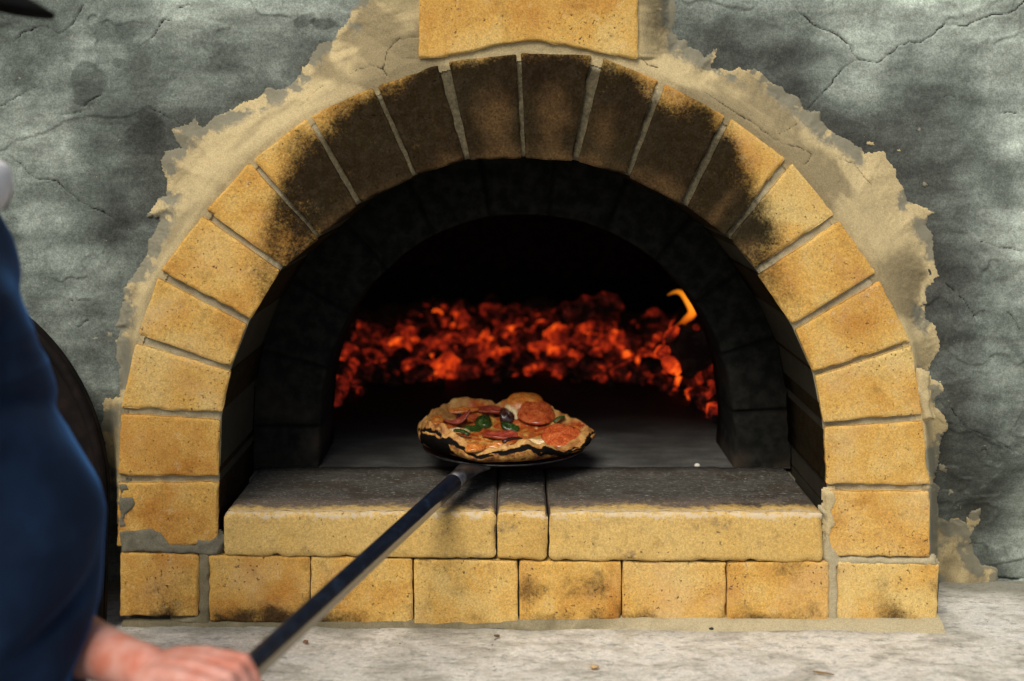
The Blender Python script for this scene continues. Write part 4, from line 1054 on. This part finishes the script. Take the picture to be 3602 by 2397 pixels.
def disc(name, px, py, rx, ry, mat, lab=None, tilt=(0, 0), cup=.004, th=.004, yaw=0, seed=0, lift=.003, arc=None):
    """a slice lying on the pizza: radii in metres, cupped edge, uneven outline"""
    c = on_pizza(px, py)+Vector((0, 0, lift)); rr = random.Random(seed); k = 40; V = []
    ph = [rr.uniform(0, 6.3) for _ in range(4)]
    rot = Matrix.Rotation(R(tilt[0]), 3, 'X') @ Matrix.Rotation(R(tilt[1]), 3, 'Y') @ Matrix.Rotation(yaw, 3, 'Z')
    pr = [(0, 1), (.35, 1), (.7, 1), (.9, 1), (1., .8), (1.03, .3), (1., -.2), (.9, -.3), (.4, -.3), (0, -.3)]
    for r, s in pr:
        for i in range(k):
            a = 2*math.pi*i/k; w_ = 1+.05*math.sin(2*a+ph[0])+.035*math.sin(3*a+ph[1])+.025*math.sin(5*a+ph[2])
            x, y = rx*r*w_*math.cos(a), ry*r*w_*math.sin(a)
            z = th*s+cup*(r**2.4)*(1+.6*math.sin(2*a+ph[3]))+.0012*math.sin(5*r*3+3*a+ph[1])*(s > 0)
            if arc: z += arc*(x/rx)**2
            V.append(c+rot @ Vector((x, y, z)))
    o = build(name, V, gridF(len(pr), k, True), mat, pizza)
    if lab: o['label'] = lab
    return o
disc('pepperoni_slice', 1889, 1478, .038, .040, PEP, None, (24, 6), -.004, .005, .4, 1, .016)
disc('pepperoni_slice', 1977, 1552,   .039, .038, PEP, None, (22, 0), -.004, .005, .2, 2, .012)
disc('salami_piece', 1728, 1458, .034, .019, HAM, None, (8, 4), .003, .004, -.15, 3, .005)
disc('salami_piece', 1608, 1500, .030, .011, HAM, None, (5, -12), .006, .004, .25, 4, .005, arc=.008)
disc('salami_piece', 1762, 1545, .036, .017, HAM, None, (10, 0), .003, .004, .0, 5, .004)
disc('pepper_slice', 1702, 1494, .021, .019, GRN, None, (22, 4), -.009, .009, .2, 6, .006)
disc('pepper_slice', 1664, 1518, .019, .017, GRN, None, (10, 4), -.002, .004, .9, 7, .004)
disc('pepper_slice', 1793, 1512, .019, .014, GRN, None, (20, 12), -.003, .005, -.3, 8, .006)
disc('olive', 1783, 1475, .016, .020, OLV, None, (30, 20), -.006, .008, .1, 9, .008)
disc('olive', 1622, 1474, .012, .012, OLV, None, (10, 0), -.004, .006, .1, 10, .003)
disc('cheese_blob', 1800, 1452, .013, .030, CHZ, None, (25, 0), -.003, .004, .25, 11, .004)
disc('cheese_blob', 1618, 1522, .022, .009, CHZ, None, (6, 0), -.002, .004, -.25, 12, .003)
disc('cheese_blob', 1880, 1560, .030, .016, CHZ, None, (6, 0), -.002, .004, .1, 13, .002)
disc('browned_cheese', 1848, 1412, .037, .032, ORG, None, (24, 0), -.008, .008, .1, 14, .002)
disc('browned_cheese', 1672, 1580, .020, .012, ORG, None, (12, 0), -.003, .005, .2, 15, .002)
disc('browned_cheese', 1750, 1573, .022, .012, ORG, None, (12, 0), -.003, .005, .1, 16, .002)
disc('browned_cheese', 2018, 1520, .018, .026, ORG, None, (8, 0), -.003, .005, .1, 17, .002)
disc('browned_cheese', 1530, 1476, .018, .030, ORG, None, (4, 0), -.003, .003, .1, 19, .0015)
disc('browned_cheese', 1625, 1442, .038, .014, ORG, None, (8, 0), -.003, .004, .1, 20, .002)
def strip(px0, py0, px1, py1, r, mat, name):
    a, b = on_pizza(px0, py0)+Vector((0, 0, .010)), on_pizza(px1, py1)+Vector((0, 0, .010)); mb = MB()
    mb.tube([a.lerp(b, t)+Vector((0, 0, .003*math.sin(t*3.1))) for t in np.linspace(0, 1, 8)], [(r*.5, r)]*8, 10); mb.build(name, mat, pizza)
strip(1948, 1502, 1984, 1484, .0055, GRN, 'pepper_strip')
strip(1770, 1572, 1832, 1562, .0060, OLV, 'olive_strip')
strip(1600, 1532, 1650, 1548, .0065, GRN, 'pepper_strip')

# ------------------------------------------------------------------ arched oven door leaning by the wall at left
DM = Mat('dark_rusty_iron', .8, .15); dn = DM.noise(24, 5, .65); DM.inp('Metallic', .3)
DM.col(DM.mix(DM.rng(dn, .4, .7), (.006, .0045, .004), (.016, .010, .008))); DM.bump(dn, .0015, .6)
door = thing('oven_door', 'dark arched iron oven door leaning against the wall left of the brick arch', 'oven door', (-.96, 0, 0))
dcx, dcz, dr = W(-420, 1780, .02)[0], .215, .415
def arch_pts(r, n=60):
    P = [(dcx-r, .004)]+[(dcx+r*math.cos(a), dcz+r*math.sin(a)) for a in np.linspace(math.pi, 0, n)]+[(dcx+r, .004)]
    return P
def dl(x, z, y): return (x, y-.035+.10*z, z)     # leans back
P = arch_pts(dr); V = [dl(x, z, 0) for x, z in P]+[dl(x, z, .012) for x, z in P]; k = len(P)
F = [tuple(range(k))[::-1], tuple(range(k, 2*k))]+[(i, (i+1) % k, k+(i+1) % k, k+i) for i in range(k)]
build('door_plate', V, F, DM.m, door, None, False)
mb = MB(); mb.tube([Vector(dl(x, z, -.004)) for x, z in arch_pts(dr-.010)], .009, 10); mb.build('door_rim', DM.m, door)
mb = MB(); mb.tube([Vector(dl(dcx-.10, .36, 0)), Vector(dl(dcx-.10, .36, -.05)), Vector(dl(dcx, .36, -.06)), Vector(dl(dcx+.10, .36, -.05)), Vector(dl(dcx+.10, .36, 0))], .011, 12); mb.build('door_handle', DM.m, door)

# ------------------------------------------------------------------ the person at left, out of focus
SKIN = Mat('skin', .5, .4); kn = SKIN.noise(22, 4, .6); SKIN.col(SKIN.mix(SKIN.rng(kn, .35, .7), (.60, .31, .25), (.50, .16, .10)))
SKIN.inp('Subsurface Weight', .12); SKIN.inp('Subsurface Radius', (.02, .006, .003)); SKIN.bump(SKIN.noise(160, 3), .0006, .6)
SHIRT = Mat('navy_cotton', .85, .2); hn = SHIRT.noise(500, 2); SHIRT.col(SHIRT.val(SHIRT.mix(SHIRT.rng(SHIRT.noise(9, 3), .4, .7), (.003, .012, .034), (.006, .022, .058)), SHIRT.rng(hn, .3, .7, .85, 1.15)))
SHIRT.inp('Sheen Weight', .7); SHIRT.inp('Sheen Tint', (.10, .38, 1., 1)); SHIRT.inp('Sheen Roughness', .22); SHIRT.bump(hn, .0006, .5)
BLACK = simple('black_cloth', (.006, .006, .006), .9, .1)
WHITE = simple('white_cotton', (.75, .76, .78), .8, .2, noise=(60, .08), bump=.001)
TROU = simple('dark_trousers', (.02, .022, .028), .9, .1, noise=(30, .2))
YAW = R(14); FWD = Vector((math.cos(YAW), math.sin(YAW), 0)); RGT = Vector((math.sin(YAW), -math.cos(YAW), 0)); UP = Vector((0, 0, 1))
PCY = -.65; PD = PCY-CAM_Y
CON = [(-30,640),(0,730),(60,850),(108,1000),(130,1100),(142,1180),(140,1245),(175,1300),(212,1400),(258,1520),(304,1620),(355,1750),(383,1850),(385,1930),(383,2000),(372,2120),(348,2230),(325,2330),(310,2397),(280,2560),(270,2700)]
CONU = [((px-1801)/FPX, CAM_Z-(py-489)*PD/FPX) for px, py in CON]
cz_ = np.array([z for u, z in CONU])[::-1]; cu_ = np.array([u for u, z in CONU])[::-1]
def torso(z):
    """half depth, half width and centre of the clothed torso at height z"""
    a = np.interp(z, [.0, .10, .25, .36, .5, .62, .70, .76, .80], [.135, .145, .158, .160, .145, .128, .110, .085, .065])
    b = np.interp(z, [.0, .10, .25, .36, .5, .62, .70, .76, .80], [.178, .185, .185, .182, .178, .188, .180, .125, .075])
    u = np.interp(z, cz_, cu_); nrm = math.hypot(1, u); n = Vector((1/nrm, -u/nrm, 0))
    s = math.sqrt((a*n.dot(FWD))**2+(b*n.dot(RGT))**2)
    return a, b, Vector((u*PD-s*nrm, PCY, z))
person = thing('person', 'out-of-focus person in a navy blue shirt at left, gripping the peel handle', 'person', (torso(.0)[2].x, PCY, GZ))

def torso_loft(grow, z0, z1, nz, na, folds):
    V = []
    for i in range(nz):
        z = z0+(z1-z0)*i/(nz-1); a, b, c = torso(z)
        for j in range(na):
            t = 2*math.pi*j/na; ct, st = math.cos(t), math.sin(t); f = 0
            if folds:
                fr = max(0, ct)
                f += -.040*math.exp(-((z-(.622+.02*st+.03*ct))/.016)**2)*(.15+.85*abs(st))*(1-.85*fr**2)+.013*math.exp(-((z-(.588+.02*st))/.02)**2)*(1-.8*fr**2)
                f += -.042*math.exp(-((z-(.505-.05*st+.02*ct))/.014)**2)*(.2+.8*abs(st))*(1-.7*fr**2)+.007*math.exp(-((z-(.475-.05*st))/.02)**2)*(1-fr**2)
                f += .010*math.sin(3*t+z*16)*math.sin(z*21+t)*sst(.2, .5, z)+.007*math.sin(7*t-z*30)*sst(.35, .2, z)
                f += -.013*math.exp(-((z-(.36+.1*st))/.012)**2)*math.exp(-((t-5.6)/.35)**2)
            V.append(c+FWD*(a+grow+f)*ct-RGT*(b+grow+f)*st)
    F = [tuple(q) for q in gridF(nz, na, True)]+[tuple(range(na))[::-1], tuple((nz-1)*na+k for k in range(na))]
    return V, F
def remesh(o, vox, smooth=2):
    r = o.modifiers.new('remesh', 'REMESH'); r.mode = 'VOXEL'; r.voxel_size = vox; r.use_smooth_shade = True
    s = o.modifiers.new('smooth', 'SMOOTH'); s.factor = .5; s.iterations = smooth
def lp(a, b, t): return Vector(a).lerp(Vector(b), t)
def limb(mb, a, b, r0, r1, n=8, bulge=.0, r_mid=None):
    mb.tube([lp(a, b, t) for t in np.linspace(0, 1, n)], [r0+(r1-r0)*t+bulge*math.sin(math.pi*min(1, t*1.4)) for t in np.linspace(0, 1, n)], 18)
    mb.ball(a, r0, 16, 10); mb.ball(b, r1, 16, 10)
def grip(mb, G, side, wrist_dir):
    """hand closed over the handle at G: palm on top, fingers wrapping the far side; returns the wrist"""
    h = -HD; r = Vector((h.y, -h.x, 0)).normalized(); k = r.cross(h).normalized()
    if k.z < 0: k = -k
    q = lambda a, b, c: G+h*a+r*b+k*c
    wr = q(.004*side, -.098, .018)
    mcp = []
    for i, (o, L) in enumerate(((-.033, .98), (-.011, 1.06), (.011, 1.0), (.032, .84))):
        o *= side
        m_ = q(o, -.026, .038-.003*abs(i-1)); mcp.append(m_)
        p1 = q(o*1.04, .020*L, .0315); p2 = q(o*1.02, .0345, -.004*L); p3 = q(o*.98, .018, -.029)
        rad = .0098 if i < 3 else .0085
        mb.tube([m_, lp(m_, p1, .5)+k*.002, p1, lp(p1, p2, .5)+r*.003, p2, lp(p2, p3, .55), p3], [rad*1.12, rad, rad*1.05, rad*.95, rad, rad*.88, rad*.7], 12)
        mb.ball(m_, rad*1.2, 12, 8); mb.ball(p1, rad*1.08, 12, 8); mb.ball(p2, rad*1.02, 12, 8); mb.ball(p3, rad*.74, 12, 8)
        mb.tube([wr+h*o*.55, lp(wr+h*o*.6, m_, .5)+k*.003, m_], [(.014, .015), (.0135, .0135), (.0115, .0125)], 12)
    t0 = q(-.030*side, -.070, .014); t1 = q(-.052*side, -.040, -.006); t2 = q(-.050*side, -.010, -.028); t3 = q(-.036*side, .012, -.031)
    mb.tube([wr+k*-.004, t0, t1, t2, t3], [.016, .0165, .0135, .0115, .0085], 12)
    for p, rr_ in ((t0, .0165), (t1, .0135), (t2, .0117), (t3, .0088)): mb.ball(p, rr_, 12, 8)
    mb.ball(q(0, -.058, .022), (.034, .036, .016), 16, 10)
    return wr
G1 = H0+HD*((H1-H0).length*1.115)
G2 = H0+HD*((H1-H0).length*1.52)
body = MB()
V, F = torso_loft(-.060, -.03, .79, 60, 60, False); body.add(V, F)
w1 = grip(body, G1, 1, None); w2 = grip(body, G2, 1, None)
ch = torso(.69)[2]
shL = ch-RGT*.175+UP*-.03; shR = ch+RGT*.185+UP*-.005
elL = Vector((-.685, -.505, .215)); elR = Vector((-.79, -1.01, .40))
for sh, el, wr in ((shL, elL, w1), (shR, elR, w2)):
    limb(body, sh, el, .056, .043, 8, .004)
    body.tube([lp(el, wr, t) for t in np.linspace(0, 1, 10)], [.043, .046, .047, .045, .042, .038, .034, .031, .029, .029], 18)
    body.ball(wr, .029, 14, 10)
hip = torso(.0)[2]
for s in (-1, 1):
    a = hip+RGT*.095*s; kn_ = a+RGT*.02*s+FWD*.03; kn_.z = -.32; an = kn_-FWD*.03+RGT*.01*s; an.z = -.70
    limb(body, a, kn_, .085, .056); limb(body, kn_, an, .054, .036, 8, .012)
nk = torso(.78)[2]; hd = nk-FWD*.034+UP*.248
limb(body, nk-UP*.05, hd-UP*.07-FWD*.02, .062, .058)
tiltm = Matrix.Rotation(YAW, 3, 'Z') @ Matrix.Rotation(R(20), 3, 'Y')
hq = lambda x, y, z: hd+tiltm @ Vector((x, y, z))
body.ball(hq(0, 0, .03), (.098, .076, .098), 28, 18, tiltm); body.ball(hq(.018, 0, -.045), (.075, .058, .075), 24, 16, tiltm)
body.ball(hq(.055, 0, -.095), (.03, .032, .024), 16, 10, tiltm)                                     # chin
body.tube([hq(.090, 0, .018), hq(.105, 0, -.012), hq(.112, 0, -.026)], [.010, .013, .016], 12)    # nose
for s in (-1, 1):
    body.ball(hq(.083, s*.014, -.028), .010, 10, 8); body.ball(hq(.080, s*.032, .012), (.014, .017, .011), 12, 8, tiltm)
    body.tube([hq(.086, s*.012, .028), hq(.082, s*.045, .028)], .008, 10)
    body.ball(hq(-.01, s*.078, -.005), (.022, .010, .032), 14, 10, tiltm)
for dz in (-.055, -.066): body.tube([hq(.074, -.024, dz), hq(.086, 0, dz), hq(.074, .024, dz)], .0075, 10)
bo = body.build('body', SKIN.m, person); remesh(bo, .0034, 3)
sh = MB(); V, F = torso_loft(-.004, -.02, .775, 150, 130, True); sh.add(V, F)
limb(sh, shL, lp(shL, elL, .8), .072, .066); limb(sh, shR, lp(shR, elR, .8), .074, .066)
sh.ball(shL, .078); sh.ball(shR, .08)
so_ = sh.build('shirt', SHIRT.m, person); remesh(so_, .0055, 2)
cl = MB(); cc_ = torso(.775)[2]+UP*.035-FWD*.012
ringp = [cc_+FWD*(.082*math.cos(t)+.012)-RGT*.080*math.sin(t)+UP*(.016-.03*math.cos(t)) for t in np.linspace(0, 2*math.pi, 41)]
cl.tube(ringp, [(.030, .013)]*41, 12, cap=False)
cl.build('collar', WHITE, person)
tr = MB()
for s in (-1, 1):
    a = hip+RGT*.095*s; kn_ = a+RGT*.02*s+FWD*.03; kn_.z = -.32; an = kn_-FWD*.03+RGT*.01*s; an.z = -.70
    limb(tr, a, kn_, .100, .074); limb(tr, kn_, an, .072, .058)
tr.ball(hip+UP*.0, (.15, .185, .12)); to = tr.build('trousers', TROU, person); remesh(to, .007, 3)
for s in (-1, 1):
    f = MB(); a = hip+RGT*.125*s; a.z = GZ+.035
    f.tube([a-FWD*.09, a-FWD*.03+UP*.02, a+FWD*.07, a+FWD*.17-UP*.008], [(.035, .036), (.045, .042), (.036, .046), (.020, .034)], 16); f.build('shoe', BLACK, person)
cp = MB(); cp.ball(hq(-.004, 0, .055), (.106, .084, .090), 28, 16, tiltm)
bo_ = []
nb_ = 15
for i in range(nb_):
    t = -1+2*i/(nb_-1); L = .088*math.sqrt(max(0, 1-(t*.92)**2))+.01
    for j in range(5):
        bo_.append(hq(.075*math.sqrt(max(0, 1-(t*.8)**2))+L*j/4, t*.078, .052-.012*(j/4)**2-.014*t*t))
for i in range(nb_):
    t = -1+2*i/(nb_-1); L = .088*math.sqrt(max(0, 1-(t*.92)**2))+.01
    for j in range(5):
        bo_.append(hq(.075*math.sqrt(max(0, 1-(t*.8)**2))+L*j/4, t*.078, .058-.012*(j/4)**2-.014*t*t))
F = [tuple(q) for q in gridF(nb_, 5)]+[tuple(int(x)+nb_*5 for x in q[::-1]) for q in gridF(nb_, 5)]
rim_ = [i*5 for i in range(nb_)]+[(nb_-1)*5+j for j in range(1, 5)]+[i*5+4 for i in range(nb_-2, -1, -1)]+[j for j in (3, 2, 1)]
F += [(rim_[i], rim_[(i+1) % len(rim_)], rim_[(i+1) % len(rim_)]+nb_*5, rim_[i]+nb_*5) for i in range(len(rim_))]
cp.add(bo_, F); cp.build('cap', BLACK, person)
